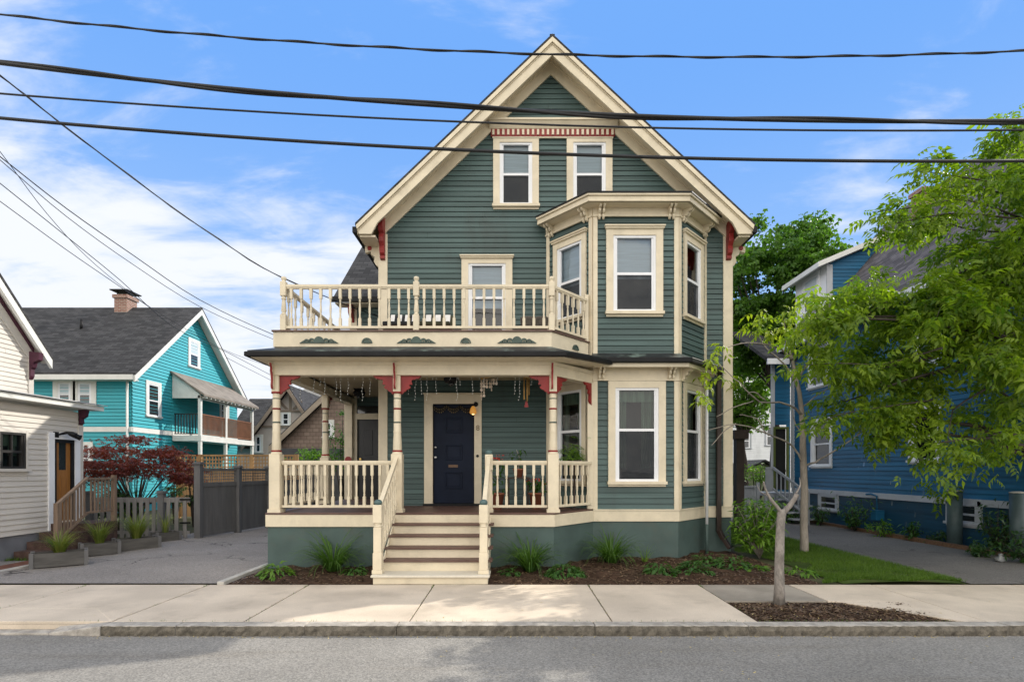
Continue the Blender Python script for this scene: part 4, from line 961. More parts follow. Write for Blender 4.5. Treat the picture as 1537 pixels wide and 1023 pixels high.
for a, b in ((88, 107), (118, 138)): farwin(ch, frc, PX(a, CY0), PX(b, CY0), PZ(607, CY0), PZ(575, CY0), casm=m_wtrim, blind=1, cas=.2)
for a, b in ((124, 136),): farwin(ch, frc, PX(a, CY0), PX(b, CY0), PZ(705, CY0), PZ(668, CY0), casm=m_wtrim, cas=.12)
def gy(px): return CX * F / (px - 768.5)
def gz_(py, px): return PZ(py, gy(px))
farwin(ch, frg, gy(221), gy(238), gz_(624, 229), gz_(577, 229), casm=m_wtrim)
farwin(ch, frg, gy(284), gy(297), gz_(550, 290), gz_(513, 290), casm=m_wtrim, blind=1)
farwin(ch, frg, gy(331), gy(341), gz_(628, 336), gz_(604, 336), casm=m_wtrim)
mb = MB(); mb.tube([(CX - .12, CY0 - .1, CE - .55), (CX - .12, CY0 - .1, .1)], .045, 8); mb.build('downspout', m_wtrim, ch)
# balcony
BY0, BY1, BXo = gy(257), 29.6, CX + 1.3
zfl = PZ(653, BY0); zro, zri = PZ(590, 24.3), PZ(556, BY0)
mb = MB(); mb.box(CX + .06, BXo + .05, BY0, BY1, zfl - .25, zfl); mb.build('balcony_floor', m_wtrim, ch)
mb = MB(); mb.loft([(CX, BY0 - .1, zri), (BXo + .25, BY0 - .1, zro - .0), (BXo + .25, BY0 - .1, zro - .1), (CX, BY0 - .1, zri - .1)], [(CX, BY1 + .1, zri), (BXo + .25, BY1 + .1, zro), (BXo + .25, BY1 + .1, zro - .1), (CX, BY1 + .1, zri - .1)]); mb.build('balcony_roof', pm('tan_roofing', (.22, .19, .16), .2, 3, .9), ch)
mb = MB(); mb.loft([(CX + .05, BY0, zri - .1), (BXo, BY0, zro + .0), (BXo, BY0, zro - .18), (CX + .05, BY0, zro - .18)], [(CX + .05, BY0 + .06, zri - .1), (BXo, BY0 + .06, zro), (BXo, BY0 + .06, zro - .18), (CX + .05, BY0 + .06, zro - .18)]); mb.build('roof_cheek', m_wtrim, ch)
mb = MB(); mb.box(BXo - .1, BXo + .0, BY0, BY1, zro - .22, zro - .06); mb.build('balcony_beam', m_wtrim, ch)
for k in range(14):
    mb = MB(); y = BY0 + (BY1 - BY0) * (k + .5) / 14; mb.box(BXo, BXo + .22, y - .03, y + .03, zro - .17, zro - .08); mb.build('rafter_tail', m_wtrim, ch)
for y in (BY0 + .08, gy(345) * .0 + 26.8, BY1 - .08):
    mb = MB(); mb.box(BXo - .1, BXo + .02, y - .07, y + .07, 0, zro - .06); mb.build('balcony_post', m_wtrim, ch)
m_orail = pm('orange_brown_rail', (.21, .09, .045), .15, 3, .6); m_drail = pm('dark_green_rail', (.02, .03, .03), .15, 3, .6)
mb = MB(); mb.box(BXo - .07, BXo - .02, BY0 + .15, BY1 - .15, zfl + .95, zfl + 1.0); mb.box(BXo - .07, BXo - .02, BY0 + .15, BY1 - .15, zfl + .06, zfl + .1)
for k in range(46):
    y = BY0 + .2 + (BY1 - BY0 - .4) * k / 45; mb.box(BXo - .06, BXo - .03, y - .018, y + .018, zfl + .1, zfl + .95)
mb.build('balcony_rail', m_orail, ch)
mb = MB(); mb.box(CX + .1, BXo - .1, BY0 + .05, BY0 + .1, zfl + .95, zfl + 1.0); mb.box(CX + .1, BXo - .1, BY0 + .05, BY0 + .1, zfl + .06, zfl + .1)
for k in range(9):
    x = CX + .14 + 1.05 * k / 8; mb.box(x - .022, x + .022, BY0 + .06, BY0 + .09, zfl + .1, zfl + .95)
mb.build('balcony_rail', m_drail, ch)
# chimney and vent
m_brick, t_, b_, o_ = new_mat('chimney_brick'); g_ = posvec(t_); s_ = N(t_, 'ShaderNodeSeparateXYZ'); t_.links.new(g_, s_.inputs[0]); cb_ = N(t_, 'ShaderNodeCombineXYZ'); t_.links.new(M(t_, 'ADD', s_.outputs[0], s_.outputs[1]), cb_.inputs[0]); t_.links.new(s_.outputs[2], cb_.inputs[1])
bk = N(t_, 'ShaderNodeTexBrick'); t_.links.new(cb_.outputs[0], bk.inputs[0]); bk.inputs['Scale'].default_value = 1; bk.inputs['Brick Width'].default_value = .22; bk.inputs['Row Height'].default_value = .075; bk.inputs['Mortar Size'].default_value = .012
bk.inputs['Color1'].default_value = (.22, .09, .06, 1); bk.inputs['Color2'].default_value = (.32, .17, .12, 1); bk.inputs['Mortar'].default_value = (.35, .3, .26, 1); t_.links.new(bk.outputs[0], b_.inputs['Base Color']); b_.inputs['Roughness'].default_value = .9
cx0, cx1 = PX(176, 26), PX(195, 26)
mb = MB(); mb.box(cx0, cx1, 25.8, 26.5, CR - .5, PZ(449, 26)); mb.box(cx0 - .06, cx1 + .06, 25.74, 26.56, PZ(449, 26), PZ(444, 26)); cm = mb.build('chimney', m_brick, ch)
mb = MB(); mb.box(cx0 - .12, cx1 + .12, 25.65, 26.65, PZ(437, 26) - .05, PZ(437, 26)); mb.box(cx0 + .05, cx0 + .1, 25.9, 25.95, PZ(444, 26), PZ(437, 26) - .051); mb.box(cx1 - .1, cx1 - .05, 25.9, 25.95, PZ(444, 26), PZ(437, 26) - .051); mb.build('chimney_cap', m_black, cm)
vx, vy = PX(122, 24.5), 24.5
mb = MB(); mb.tube([(vx, vy, PZ(497, vy)), (vx, vy, PZ(479, vy))], .06, 10); mb.build('vent_pipe', m_black, ch)

# --- cream house at the left edge
m_cr = siding_mat('cream_clapboard', (.60, .56, .50), .05, (.4, .36, .32), .2)
LXW = -9.6; lh = thing('cream_house', 'pale cream clapboard house with a low side addition and purple brackets at the left edge', 'house', (-12, 10.5, 0))
def ly(px, X=LXW): return X * F / (px - 768.5)
frl = ((LXW, 0, 0), (0, 1, 0), (1, 0, 0)); LY1 = ly(122)
m_purp = pm('plum_paint', (.06, .015, .03), .2, 4, .5); m_lfound = pm('grey_foundation', (.16, .165, .18), .2, 2, .8)
DL = (ly(79.5), ly(110.5), PZ(783, 11.3), PZ(658, 11.3)); WL_ = (ly(-3), ly(37), PZ(703, 10.35), PZ(648, 10.35))
mb = MB(*frl); clap(mb, lambda z: (6, LY1), .46, 3.0, .105, [(DL[0], DL[1], DL[2], DL[3]), WL_]); mb.build('addition_wall', m_cr, lh, fix=False)
mb = MB((0, LY1, 0), (1, 0, 0), (0, 1, 0)); clap(mb, lambda z: (-12.6, LXW), .46, 3.0, .105); mb.build('addition_wall', m_cr, lh, fix=False)
mb = MB(); mb.box(-12.6, LXW - .02, 6, LY1 - .02, -.2, .46); mb.build('foundation', m_lfound, lh)
mb = MB(*frl); mb.box(LY1 - .1, LY1 + .02, 0, .03, .46, 3.0); mb.build('corner_board', m_cr, lh)
mb = MB(); zt = 3.06; mb.box(-12.6, LXW + .28, 6, LY1 + .3, zt, zt + .1); mb.build('addition_fascia', m_wtrim, lh)
mb = MB(); mb.loft([(-12.6, 6, zt + .55), (LXW + .33, 6, zt + .11), (LXW + .33, 6, zt + .13), (-12.6, 6, zt + .6)], [(-12.6, LY1 + .35, zt + .55), (LXW + .33, LY1 + .35, zt + .11), (LXW + .33, LY1 + .35, zt + .13), (-12.6, LY1 + .35, zt + .6)]); mb.build('addition_roof', pm('pale_roof', (.45, .45, .45), .1, 2, .7), lh)
mb = MB(*frl); mb.prism_dz([(.01, 3.05), (.2, 3.05), (.17, 2.9), (.08, 2.85), (.09, 2.75), (.01, 2.7)], LY1 - .1, LY1 - .02); mb.build('eave_bracket', m_purp, lh)
window(lh, frl, *WL_, cas=.05, head=.05, crown=False, sill=True, frm=pm('dark_bronze', (.03, .028, .026), .1, 3, .4), casm=m_cr, muntin=True, screen=False, proj=.035, curtain=1)
mb = MB(*frl); cw = .14; mb.box(DL[0] - cw, DL[0], .0, .04, .46, DL[3]); mb.box(DL[1], DL[1] + cw, .0, .04, .46, DL[3]); mb.box(DL[0] - cw, DL[1] + cw, .0, .045, DL[3], DL[3] + .13); mb.build('door_casing', m_white, lh)
mb = MB(*frl); t = .07
for (a, b, c, d) in ((DL[0], DL[0] + t, DL[2], DL[3]), (DL[1] - t, DL[1], DL[2], DL[3]), (DL[0] + t, DL[1] - t, DL[3] - t, DL[3])): mb.box(a, b, -.02, .02, c, d)
sdr = mb.build('storm_door', m_black, lh)
m_wood = pm('orange_wood', (.30, .13, .035), .15, 3, .35, stretch=(8, 8, .8))
mb = MB(*frl); zs = PZ(705, 11.3); mb.box(DL[0] + t, DL[1] - t, -.06, -.02, DL[2], zs); mb.box(DL[0] + t, DL[0] + t + .1, -.06, -.02, zs, DL[3] - t); mb.box(DL[1] - t - .1, DL[1] - t, -.06, -.02, zs, DL[3] - t); mb.box(DL[0] + .2, DL[1] - .2, -.03, -.012, DL[2] + .15, zs - .12); dd = mb.build('wooden_door', m_wood, lh)
mb = MB(*frl); mb.box(DL[0] + t + .1, DL[1] - t - .1, -.05, -.03, zs, DL[3] - t); mb.build('door_glass', m_farglass, dd)
mb = MB(*frl); yl = ly(82); zl = PZ(652, yl); mb.box(yl - .05, yl + .05, .0, .05, zl - .06, zl + .06); f_ = mb.build('flood_light', m_black, lh)
for k, (oy, oz) in enumerate(((.12, .03), (.25, -.01))):
    mb = MB(); mb.tube([(LXW + .05, yl + .02, zl), (LXW + .14, yl + oy, zl + .06), (LXW + .2, yl + oy + .05, zl + oz), (LXW + .28, yl + oy + .09, zl + oz - .04)], [.015, .02, .05, .06], 8); mb.build('lamp_head', m_black, f_)
# steps + rail
mb = MB(); m_gw = pm('weathered_grey_wood', (.21, .19, .17), .2, 2, .8, stretch=(1, 1, 5), dirt=(.1, .09, .08), dirt_amt=.4)
ya, yb_ = DL[0] - .1, DL[1] + .15; X1 = LXW + .85
mb.box(LXW + .04, X1, ya, yb_, 0, DL[2] - .03)
for k in range(3): mb.box(LXW + .04, X1, ya - .28 * (k + 1), ya - .28 * k - .002, 0, (DL[2] - .03) * (3 - k) / 4)
mb.build('door_steps', pm('dark_brick_steps', (.085, .05, .04), .3, 9, .9), lh)
m_bgw = pm('brown_grey_wood', (.20, .14, .10), .2, 4, .8, stretch=(3, 3, .6)); zt_ = DL[2] + .92
mb = MB(); p0 = Vector((X1 - .05, ya - .75, zt_ - .5)); p1 = Vector((X1 - .05, ya, zt_)); mb.bar(p0, p1, .06, .045); mb.bar(p0 - Vector((0, 0, .72)), p1 - Vector((0, 0, .72)), .04, .04); mb.box(p0.x - .04, p0.x + .04, p0.y - .04, p0.y + .04, 0, p0.z + .02)
for k in range(1, 9): q = p0.lerp(p1, k / 9); mb.box(q.x - .014, q.x + .014, q.y - .014, q.y + .014, q.z - .72, q.z)
mb.build('step_rail', m_bgw, lh)
mb = MB(); mb.box(X1 - .08, X1 - .02, ya, yb_, zt_ - .04, zt_); mb.box(X1 - .07, X1 - .03, ya, yb_, zt_ - .74, zt_ - .70); mb.box(X1 - .09, X1 - .01, yb_ - .08, yb_, 0, zt_ + .05)
for k in range(1, 8): y_ = ya + (yb_ - ya) * k / 8; mb.box(X1 - .064, X1 - .036, y_ - .014, y_ + .014, zt_ - .70, zt_ - .04)
mb.build('landing_rail', m_bgw, lh)
# upper main gable
UX = -11.5; frU = ((UX, 0, 0), (0, 1, 0), (1, 0, 0)); UY = ly(47, UX)
uze = PZ(521, UY); usl = 1.13
mb = MB(*frU); clap(mb, lambda z: (4, UY) if z < uze - .3 else (4, UY - (z + .3 - uze) / usl), 2.8, 9, .105); mb.build('upper_wall', m_cr, lh, fix=False)
mb = MB((0, UY, 0), (1, 0, 0), (0, 1, 0)); clap(mb, lambda z: (-20, UX), .2, uze, .105); mb.build('back_wall', m_cr, lh, fix=False)
def ul(y): return uze - (y - UY) * usl
mb = MB(); mb.loft([(-20, UY + .30, ul(UY + .30) + .16), (UX + .28, UY + .30, ul(UY + .30) + .16), (UX + .28, UY + .30, ul(UY + .30) + .08), (-20, UY + .30, ul(UY + .30) + .08)], [(-20, 6, ul(6) + .16), (UX + .28, 6, ul(6) + .16), (UX + .28, 6, ul(6) + .08), (-20, 6, ul(6) + .08)]); mb.build('roof', m_roofx, lh)
mb = MB(); y0, y1 = UY + .28, 6
mb.loft([(UX + .20, y0, ul(y0) + .075), (UX + .27, y0, ul(y0) + .075), (UX + .27, y0, ul(y0) - .14), (UX + .20, y0, ul(y0) - .14)], [(UX + .20, y1, ul(y1) + .075), (UX + .27, y1, ul(y1) + .075), (UX + .27, y1, ul(y1) - .14), (UX + .20, y1, ul(y1) - .14)]); mb.build('rake_board', m_wtrim, lh)
mb = MB(); mb.loft([(UX, y0, ul(y0) + .02), (UX + .20, y0, ul(y0) + .02), (UX + .20, y0, ul(y0) - .02), (UX, y0, ul(y0) - .02)], [(UX, y1, ul(y1) + .02), (UX + .20, y1, ul(y1) + .02), (UX + .20, y1, ul(y1) - .02), (UX, y1, ul(y1) - .02)]); mb.build('soffit', m_cr, lh)
mb = MB(*frU); y0 = UY; mb.prism_uz([(y0, ul(y0) - .02), (6, ul(6) - .02), (6, ul(6) - .42), (y0, ul(y0) - .42)], .018, .05); mb.build('frieze', m_cr, lh)
mb = MB(*frU); y0 = UY + .2; mb.prism_uz([(UY - .02, ul(UY - .02) - .05), (6, ul(6) - .05), (6, ul(6) - .14), (UY - .02, ul(UY - .02) - .14)], .051, .09); mb.build('frieze_moulding', m_purp, lh)
mb = MB(*frU); mb.box(UY - .1, UY + .03, 0, .034, 2.8, uze - .3); mb.build('corner_board', m_cr, lh)
mb = MB(*frU); mb.prism_dz([(.052, uze - .12), (.30, uze - .15), (.28, uze - .32), (.16, uze - .38), (.13, uze - .5), (.09, uze - .54), (.09, uze - .7), (.052, uze - .78)], UY - .12, UY - .01); mb.build('eave_bracket', m_purp, lh)

# --- houses seen beyond the porch
m_shk, t_, b_, o_ = new_mat('brown_shingle_wall'); g_ = posvec(t_); s_ = N(t_, 'ShaderNodeSeparateXYZ'); t_.links.new(g_, s_.inputs[0]); cb_ = N(t_, 'ShaderNodeCombineXYZ'); t_.links.new(s_.outputs[0], cb_.inputs[0]); t_.links.new(s_.outputs[2], cb_.inputs[1])
bk = N(t_, 'ShaderNodeTexBrick'); t_.links.new(cb_.outputs[0], bk.inputs[0]); bk.inputs['Scale'].default_value = 1; bk.inputs['Brick Width'].default_value = .3; bk.inputs['Row Height'].default_value = .19; bk.inputs['Mortar Size'].default_value = .012
bk.inputs['Color1'].default_value = (.21, .15, .12, 1); bk.inputs['Color2'].default_value = (.27, .20, .16, 1); bk.inputs['Mortar'].default_value = (.10, .075, .06, 1); t_.links.new(bk.outputs[0], b_.inputs['Base Color']); b_.inputs['Roughness'].default_value = .9
Yb = 27.0; bh = thing('brown_shingle_house', 'brown shingled gable house seen between the porch posts', 'house', (-9, Yb + 4, 0))
xl, xr = PX(418, Yb), PX(640, Yb); za, zr = PZ(668, Yb), PZ(541, Yb); xm = PX(552, Yb)
frb2 = ((0, Yb, 0), (1, 0, 0), (0, -1, 0))
mb = MB(*frb2); mb.prism_uz([(xl, 0), (xr, 0), (xr, za), (xm, zr), (xl, za)], -.2, 0); mb.build('front_wall', m_shk, bh)
for (xa, xb_) in ((xl - .3, xm), (xr + .3, xm)):
    sg = 1 if xa < xm else -1; zz = za - .3 * (zr - za) / (xm - xl)
    mb = MB(); mb.prism_uz([(xa, zz + .05), (xm, zr + .05), (xm, zr + .28), (xa, zz + .28)], Yb - .4, Yb + 9); mb.build('roof', m_roof, bh)
    mb = MB(); mb.prism_uz([(xa, zz - .12), (xm, zr - .12), (xm, zr + .2), (xa, zz + .2)], Yb - .46, Yb - .405); mb.build('rake_board', pm('tan_trim', (.32, .26, .2), .1, 2, .6), bh)
farwin(bh, frb2, PX(488, Yb), PX(498, Yb), PZ(655, Yb), PZ(634, Yb), casm=m_wtrim)
mb = MB(*frb2); mb.box(xl + .0, xr, .0, .5, 0, PZ(673, Yb)); mb.build('dark_base', pm('slate_base', (.07, .07, .075), .2, 2, .8), bh)
Yc = 33.0; wh = thing('pale_tudor_house', 'pale stucco house with half timbered gable and slate roof beyond the shingled house', 'house', (-14, Yc + 4, 0))
m_stuc = pm('pale_stucco', (.46, .40, .36), .08, 1, .8); m_tim = pm('tan_timber', (.22, .17, .13), .15, 2, .7)
frw = ((0, Yc, 0), (1, 0, 0), (0, -1, 0)); xl, xr = PX(378, Yc), PX(486, Yc); xm = PX(436, Yc); za, zr = PZ(660, Yc), PZ(583, Yc)
mb = MB(*frw); mb.prism_uz([(xl, 0), (xr, 0), (xr, za), (xm, zr), (xl, za)], -.2, 0); mb.build('front_wall', m_stuc, wh)
for (xa, sg) in ((xl - .4, 1), (xr + .4, -1)):
    zz = za - .4 * (zr - za) / abs(xm - (xl if sg == 1 else xr))
    mb = MB(); mb.prism_uz([(xa, zz + .02), (xm, zr + .02), (xm, zr + .2), (xa, zz + .2)], Yc - .5, Yc + 10); mb.build('roof', m_roof, wh)
    mb = MB(); mb.prism_uz([(xa, zz - .2), (xm, zr - .2), (xm, zr + .12), (xa, zz + .12)], Yc - .57, Yc - .505); mb.build('rake_board', m_tim, wh)
mb = MB(*frw)
for z in (PZ(617, Yc), PZ(640, Yc)): mb.box(PX(404, Yc), PX(466, Yc), .01, .06, z - .06, z + .06) if z > 5 else mb.box(xl, xr, .01, .06, z - .06, z + .06)
mb.box(xm - .07, xm + .07, .01, .05, PZ(616, Yc), zr - .3)
for s in (-1, 1): mb.prism_uz([(xm + s * .1, PZ(614, Yc)), (xm + s * .3, PZ(614, Yc)), (xm + s * .75, PZ(603, Yc)), (xm + s * .6, PZ(601, Yc))], .01, .045)
mb.build('timber', m_tim, wh)
farwin(wh, frw, PX(424, Yc), PX(434, Yc), PZ(637, Yc), PZ(620, Yc), casm=m_wtrim)
farwin(wh, frw, PX(384, Yc), PX(392, Yc), PZ(678, Yc), PZ(655, Yc), casm=m_wtrim)
mb = MB(); y0 = Yc + 2; mb.loft([(PX(330, y0), y0, PZ(668, y0)), (xl + 1, y0, PZ(668, y0)), (xl + 1, y0, PZ(672, y0)), (PX(330, y0), y0, PZ(672, y0))], [(PX(330, y0), y0 + 4, PZ(598, y0 + 4)), (xm, y0 + 4, PZ(598, y0 + 4)), (xm, y0 + 4, PZ(601, y0 + 4)), (PX(330, y0), y0 + 4, PZ(601, y0 + 4))]); mb.build('side_roof', m_roofx, wh)
mb = MB(); mb.box(PX(330, y0), xl + .4, y0 + .4, y0 + .5, 0, PZ(670, y0)); mb.build('side_wall', m_stuc, wh)
Yd = 44.0; gh = thing('grey_roof_house', 'pale house with light grey roof farthest back behind the timbered gable', 'house', (-16, Yd, 0))
mb = MB(); mb.box(PX(455, Yd), PX(530, Yd), Yd, Yd + 8, 0, PZ(625, Yd)); mb.build('front_wall', m_stuc, gh)
mb = MB(); mb.prism_uz([(PX(447, Yd), PZ(590, Yd)), (PX(475, Yd), PZ(575, Yd)), (PX(535, Yd), PZ(628, Yd)), (PX(447, Yd), PZ(628, Yd))], Yd - .2, Yd + 8); mb.build('roof', pm('light_grey_roof', (.42, .42, .42), .08, 1, .8), gh)
mb = MB(); mb.tube([(PX(463, Yd), Yd - 1, PZ(620, Yd)), (PX(463, Yd), Yd - 1, PZ(606, Yd))], .2, 8); mb.build('flue', m_black, gh)

# --- blue house on the right
BX = 10.2; m_bl = siding_mat('blue_clapboard', (.013, .118, .235), .2, (.012, .06, .12), .3)
bhh = thing('blue_house', 'deep blue clapboard house with white trim and grey roof half hidden by the leafy tree', 'house', (13, 15, 0))
def by(px, X=BX): return X * F / (px - 768.5)
frB = ((BX, 0, 0), (0, 1, 0), (-1, 0, 0)); B0, B1 = 10.6, by(1190); BE = 6.45; m_bwhite = pm('greyed_white_trim', (.46, .48, .51), .08, 2, .55, dirt=(.3, .3, .3), dirt_amt=.4)
bw = []
for (a, b, t_, o_) in ((1221, 1247, 632, 698), (1370, 1409, 615, 690)): ym = by((a + b) / 2); bw.append((by(b), by(a), PZ(o_, ym), PZ(t_, ym)))
for (a, b, t_, o_) in ((1217, 1243, 512, 578), (1378, 1412, 470, 545)): ym = by((a + b) / 2); bw.append((by(b), by(a), PZ(o_, ym), PZ(t_, ym)))
mb = MB(*frB); clap(mb, lambda z: (B0, B1), 1.08, BE, .125, bw); mb.build('side_wall', m_bl, bhh, fix=False)
mb = MB((0, B0, 0), (1, 0, 0), (0, -1, 0)); clap(mb, lambda z: (BX, 16.6) if z < BE else ((BX + (z - BE) / 1.15, 28.4 - BX - (z - BE) / 1.15 - .0) if z < 11.0 else (13, 13)), 1.08, 11.0, .125); mb.build('street_wall', m_bl, bhh, fix=False)
for w_ in bw: window(bhh, frB, *w_, cas=.1, head=.1, crown=False, casm=m_white, blind=.9 if w_[2] > 4 else 0, screen=False)
mb = MB(*frB); mb.box(B0 - .06, B1, -.05, .05, .93, 1.08); mb.build('water_table', m_bwhite, bhh)
for (a, b) in ((B0, B0 + .14), (B1 - .14, B1 + .05)): mb = MB(*frB); mb.box(a, b, -.1, .05, 1.081, BE); mb.build('corner_board', m_bwhite, bhh)
bs = [(by(1257), by(1232), PZ(764, 17.3), PZ(744, 17.3)), (by(1470), by(1427), PZ(784, 12.2), PZ(756, 12.2))]
mb = MB(*frB); clap(mb, lambda z: (B0, B1), -.1, .93, .125, bs, proj=.01); mb.build('base_wall', siding_mat('dark_blue_base', (.010, .055, .10), .15), bhh, fix=False)
for w_ in bs: window(bhh, frB, *w_, cas=.09, head=.08, crown=False, casm=m_bwhite, frm=m_bwhite, far=True, sill=True)
# gas meter and pipes
mb = MB(); ym = by(1325); mb.box(BX - .25, BX - .03, ym - .12, ym + .12, .35, .62); mb.tube([(BX - .13, ym + .05, .62), (BX - .13, ym + .05, 1.0), (BX - .13, ym + .3, 1.05), (BX - .13, ym + .5, 1.03)], .03, 8); mb.build('gas_meter', m_bl, bhh, bevel=.02)
bsl = 1.15
def bz(x): return BE + (x - BX) * bsl
RX = 14.2
mb = MB(); mb.prism_uz([(BX - .35, bz(BX - .35) + .05), (RX, bz(RX) + .05), (RX, bz(RX) + .18), (BX - .35, bz(BX - .35) + .18)], B0 - .4, B1 + .4)
mb.prism_uz([(2 * RX - BX + .35, bz(BX - .35) + .05), (RX, bz(RX) + .05), (RX, bz(RX) + .18), (2 * RX - BX + .35, bz(BX - .35) + .18)], B0 - .4, B1 + .4); mb.build('roof', shingle_mat('grey_violet_shingles', (.13, .12, .125), 'y'), bhh)
mb = MB(); mb.box(BX - .42, BX - .3, B0 - .4, B1 + .4, BE - .42, BE - .24); mb.box(BX - .3, BX, B0 - .3, B1 + .3, BE - .3, BE - .26); mb.build('eave_board', m_white, bhh)
mb = MB(); mb.prism_uz([(BX - .35, bz(BX - .35) - .2), (RX, bz(RX) - .2), (RX, bz(RX) + .05), (BX - .35, bz(BX - .35) + .05)], B0 - .46, B0 - .405); mb.build('rake_board', m_white, bhh)
mb = MB(); mb.box(13.0, 13.5, 17.2, 17.7, bz(13) - .4, 10.55); mb.box(12.95, 13.55, 17.15, 17.75, 10.55, 10.68); mb.build('chimney', m_brick, bhh)
# shed dormer: face to the left, cheek to the street
DYc = by(1240, 10.75); DX = 10.75; dz1 = PZ(398, DYc); DYe = DYc + 2.0
mb = MB((0, DYc, 0), (1, 0, 0), (0, -1, 0)); sd_ = .42
clap(mb, lambda z: (DX, min(13.4, BX + (z - BE) / bsl)) if z < dz1 else (DX + (z - dz1) / sd_, min(13.4, BX + (z - BE) / bsl)), bz(DX), dz1 + 1.0, .125); dmr = mb.build('dormer_cheek', m_bl, bhh, fix=False)
frD = ((DX, 0, 0), (0, 1, 0), (-1, 0, 0))
mb = MB(*frD); mb.box(DYc, DYe, -.1, 0, bz(DX) - .3, dz1 + .05); mb.build('dormer_face', m_white, bhh)
mb = MB((0, DYc, 0), (1, 0, 0), (0, -1, 0)); mb.box(DX - .002, DX + .2, .0, .04, bz(DX) - .2, dz1 + .02); mb.build('corner_board', m_bwhite, bhh)
farwin(bhh, frD, DYc + .45, DYc + 1.35, bz(DX) + .35, dz1 - .15, casm=m_white, cas=.08, blind=1)
xe = 13.6
mb = MB(); mb.prism_uz([(DX - .4, dz1 - .4 * sd_ + .03), (xe, dz1 + (xe - DX) * sd_ + .03), (xe, dz1 + (xe - DX) * sd_ + .2), (DX - .4, dz1 - .4 * sd_ + .2)], DYc - .25, DYe + .25); mb.build('dormer_roof', m_wtrim, bhh)
# rear ell with the door, its porch deck and stair
frE = ((0, B1 + .2, 0), (1, 0, 0), (0, -1, 0))
mb = MB(*frE); ex_ = PX(1158, B1 + .2); clap(mb, lambda z: (ex_, BX), .0, 5.6, .125, [(PX(1167, B1), PX(1184, B1), 1.0, 3.3)]); mb.build('ell_wall', m_bl, bhh, fix=False)
mb = MB(*frE); mb.box(ex_ - .03, ex_ + .1, 0, .05, 0, 5.6); mb.build('corner_board', m_bwhite, bhh)
mb = MB(*frE); a, b = PX(1167, B1), PX(1184, B1); mb.box(a - .08, a, 0, .06, 1.0, 3.3); mb.box(b, b + .08, 0, .06, 1.0, 3.3); mb.box(a, b, 0, .06, 3.22, 3.3); mb.build('door_casing', pm('olive_green_trim', (.1, .13, .03), .1, 3, .5), bhh)
mb = MB(*frE); mb.box(a, b, -.08, -.03, .9, 3.3); mb.build('side_door', m_dark, bhh)
mb = MB(); mb.loft([(ex_ - .4, B1 - .3, 5.6), (BX, B1 - .3, 5.6), (BX, B1 - .3, 5.75), (ex_ - .4, B1 - .3, 5.75)], [(ex_ - .4, B1 + 3, 7.4), (BX, B1 + 3, 7.4), (BX, B1 + 3, 7.5), (ex_ - .4, B1 + 3, 7.5)]); mb.build('ell_roof', m_roofx, bhh)
mb = MB(); mb.box(ex_ - .4, BX - .3, B1 - .36, B1 - .28, 5.5, 5.7); mb.build('eave_board', m_white, bhh)
m_gry = pm('grey_painted_deck', (.33, .35, .38), .12, 2, .6)
dk = thing('grey_deck', 'grey painted wooden deck with stair railing beside the blue house door', 'deck', (9.2, 19, 0))
x0, x1 = PX(1138, 18.8), PX(1192, 18.8)
mb = MB(); mb.box(x0, x1, 18.2, 19.7, .85, .95); mb.build('deck_floor', m_gry, dk)
mb = MB()
for k in range(11): x = x0 + (x1 - x0) * k / 10; mb.box(x - .05, x + .05, 18.2, 18.24, .0, .85)
mb.build('deck_skirt', m_gry, dk)
mb = MB(); xa, xb_ = x0, PX(1160, 18.2); mb.box(xa, xb_, 18.2, 18.26, 1.75, 1.82); mb.box(xa, xb_, 18.2, 18.25, 1.0, 1.05)
for k in range(7): x = xa + (xb_ - xa) * k / 6; mb.box(x - .018, x + .018, 18.21, 18.24, 1.05, 1.75)
mb.build('railing', m_gry, dk)
mb = MB(); p0, p1 = Vector((xb_, 18.2, 1.8)), Vector((xb_ + .45, 16.9, 1.0)); mb.bar(p0, p1, .06, .07); mb.bar(p0 - Vector((0, 0, .7)), p1 - Vector((0, 0, .7)), .05, .05); mb.box(p1.x - .05, p1.x + .05, p1.y - .05, p1.y + .05, 0, 1.05)
for k in range(1, 8): q = p0.lerp(p1, k / 8); mb.box(q.x - .018, q.x + .018, q.y - .018, q.y + .018, q.z - .7, q.z)
mb.build('stair_rail', m_gry, dk)
for k in range(4):
    mb = MB(); mb.box(xb_ + .05, x1, 18.2 - .3 * (k + 1), 18.2 - .3 * k, .76 - .19 * k - .05, .76 - .19 * k); mb.build('stair_tread', m_gry, dk)
# far right background
Yw = 42; wv = thing('white_house', 'white clapboard house with grey shutters in the gap behind the grey deck', 'house', (16, 46, 0))
frW = ((0, Yw, 0), (1, 0, 0), (0, -1, 0)); m_wh = siding_mat('white_clapboard', (.7, .72, .74), .04)
mb = MB(*frW); clap(mb, lambda z: (PX(1085, Yw), PX(1190, Yw)), 0, 11, .16); mb.build('front_wall', m_wh, wv, fix=False)
mb = MB(); mb.box(PX(1085, Yw), PX(1190, Yw), Yw + .1, Yw + 9, 0, 11); mb.build('body', m_wh, wv)
mb = MB(); mb.prism_uz([(PX(1075, Yw), 11), (PX(1200, Yw), 11), (PX(1138, Yw), 14)], Yw - .4, Yw + 9.4); mb.build('roof', m_roof, wv)
for (a, b, t_, o_) in ((1113, 1125, 650, 672), (1150, 1162, 640, 668)): farwin(wv, frW, PX(a, Yw), PX(b, Yw), PZ(o_, Yw), PZ(t_, Yw), casm=m_gry)
Ysd = 30; sh_ = thing('green_shed', 'small olive green shed with low dark gable roof behind the railing', 'shed', (13, 31, 0))
a, b, pk = PX(1108, Ysd), PX(1170, Ysd), PX(1145, Ysd)
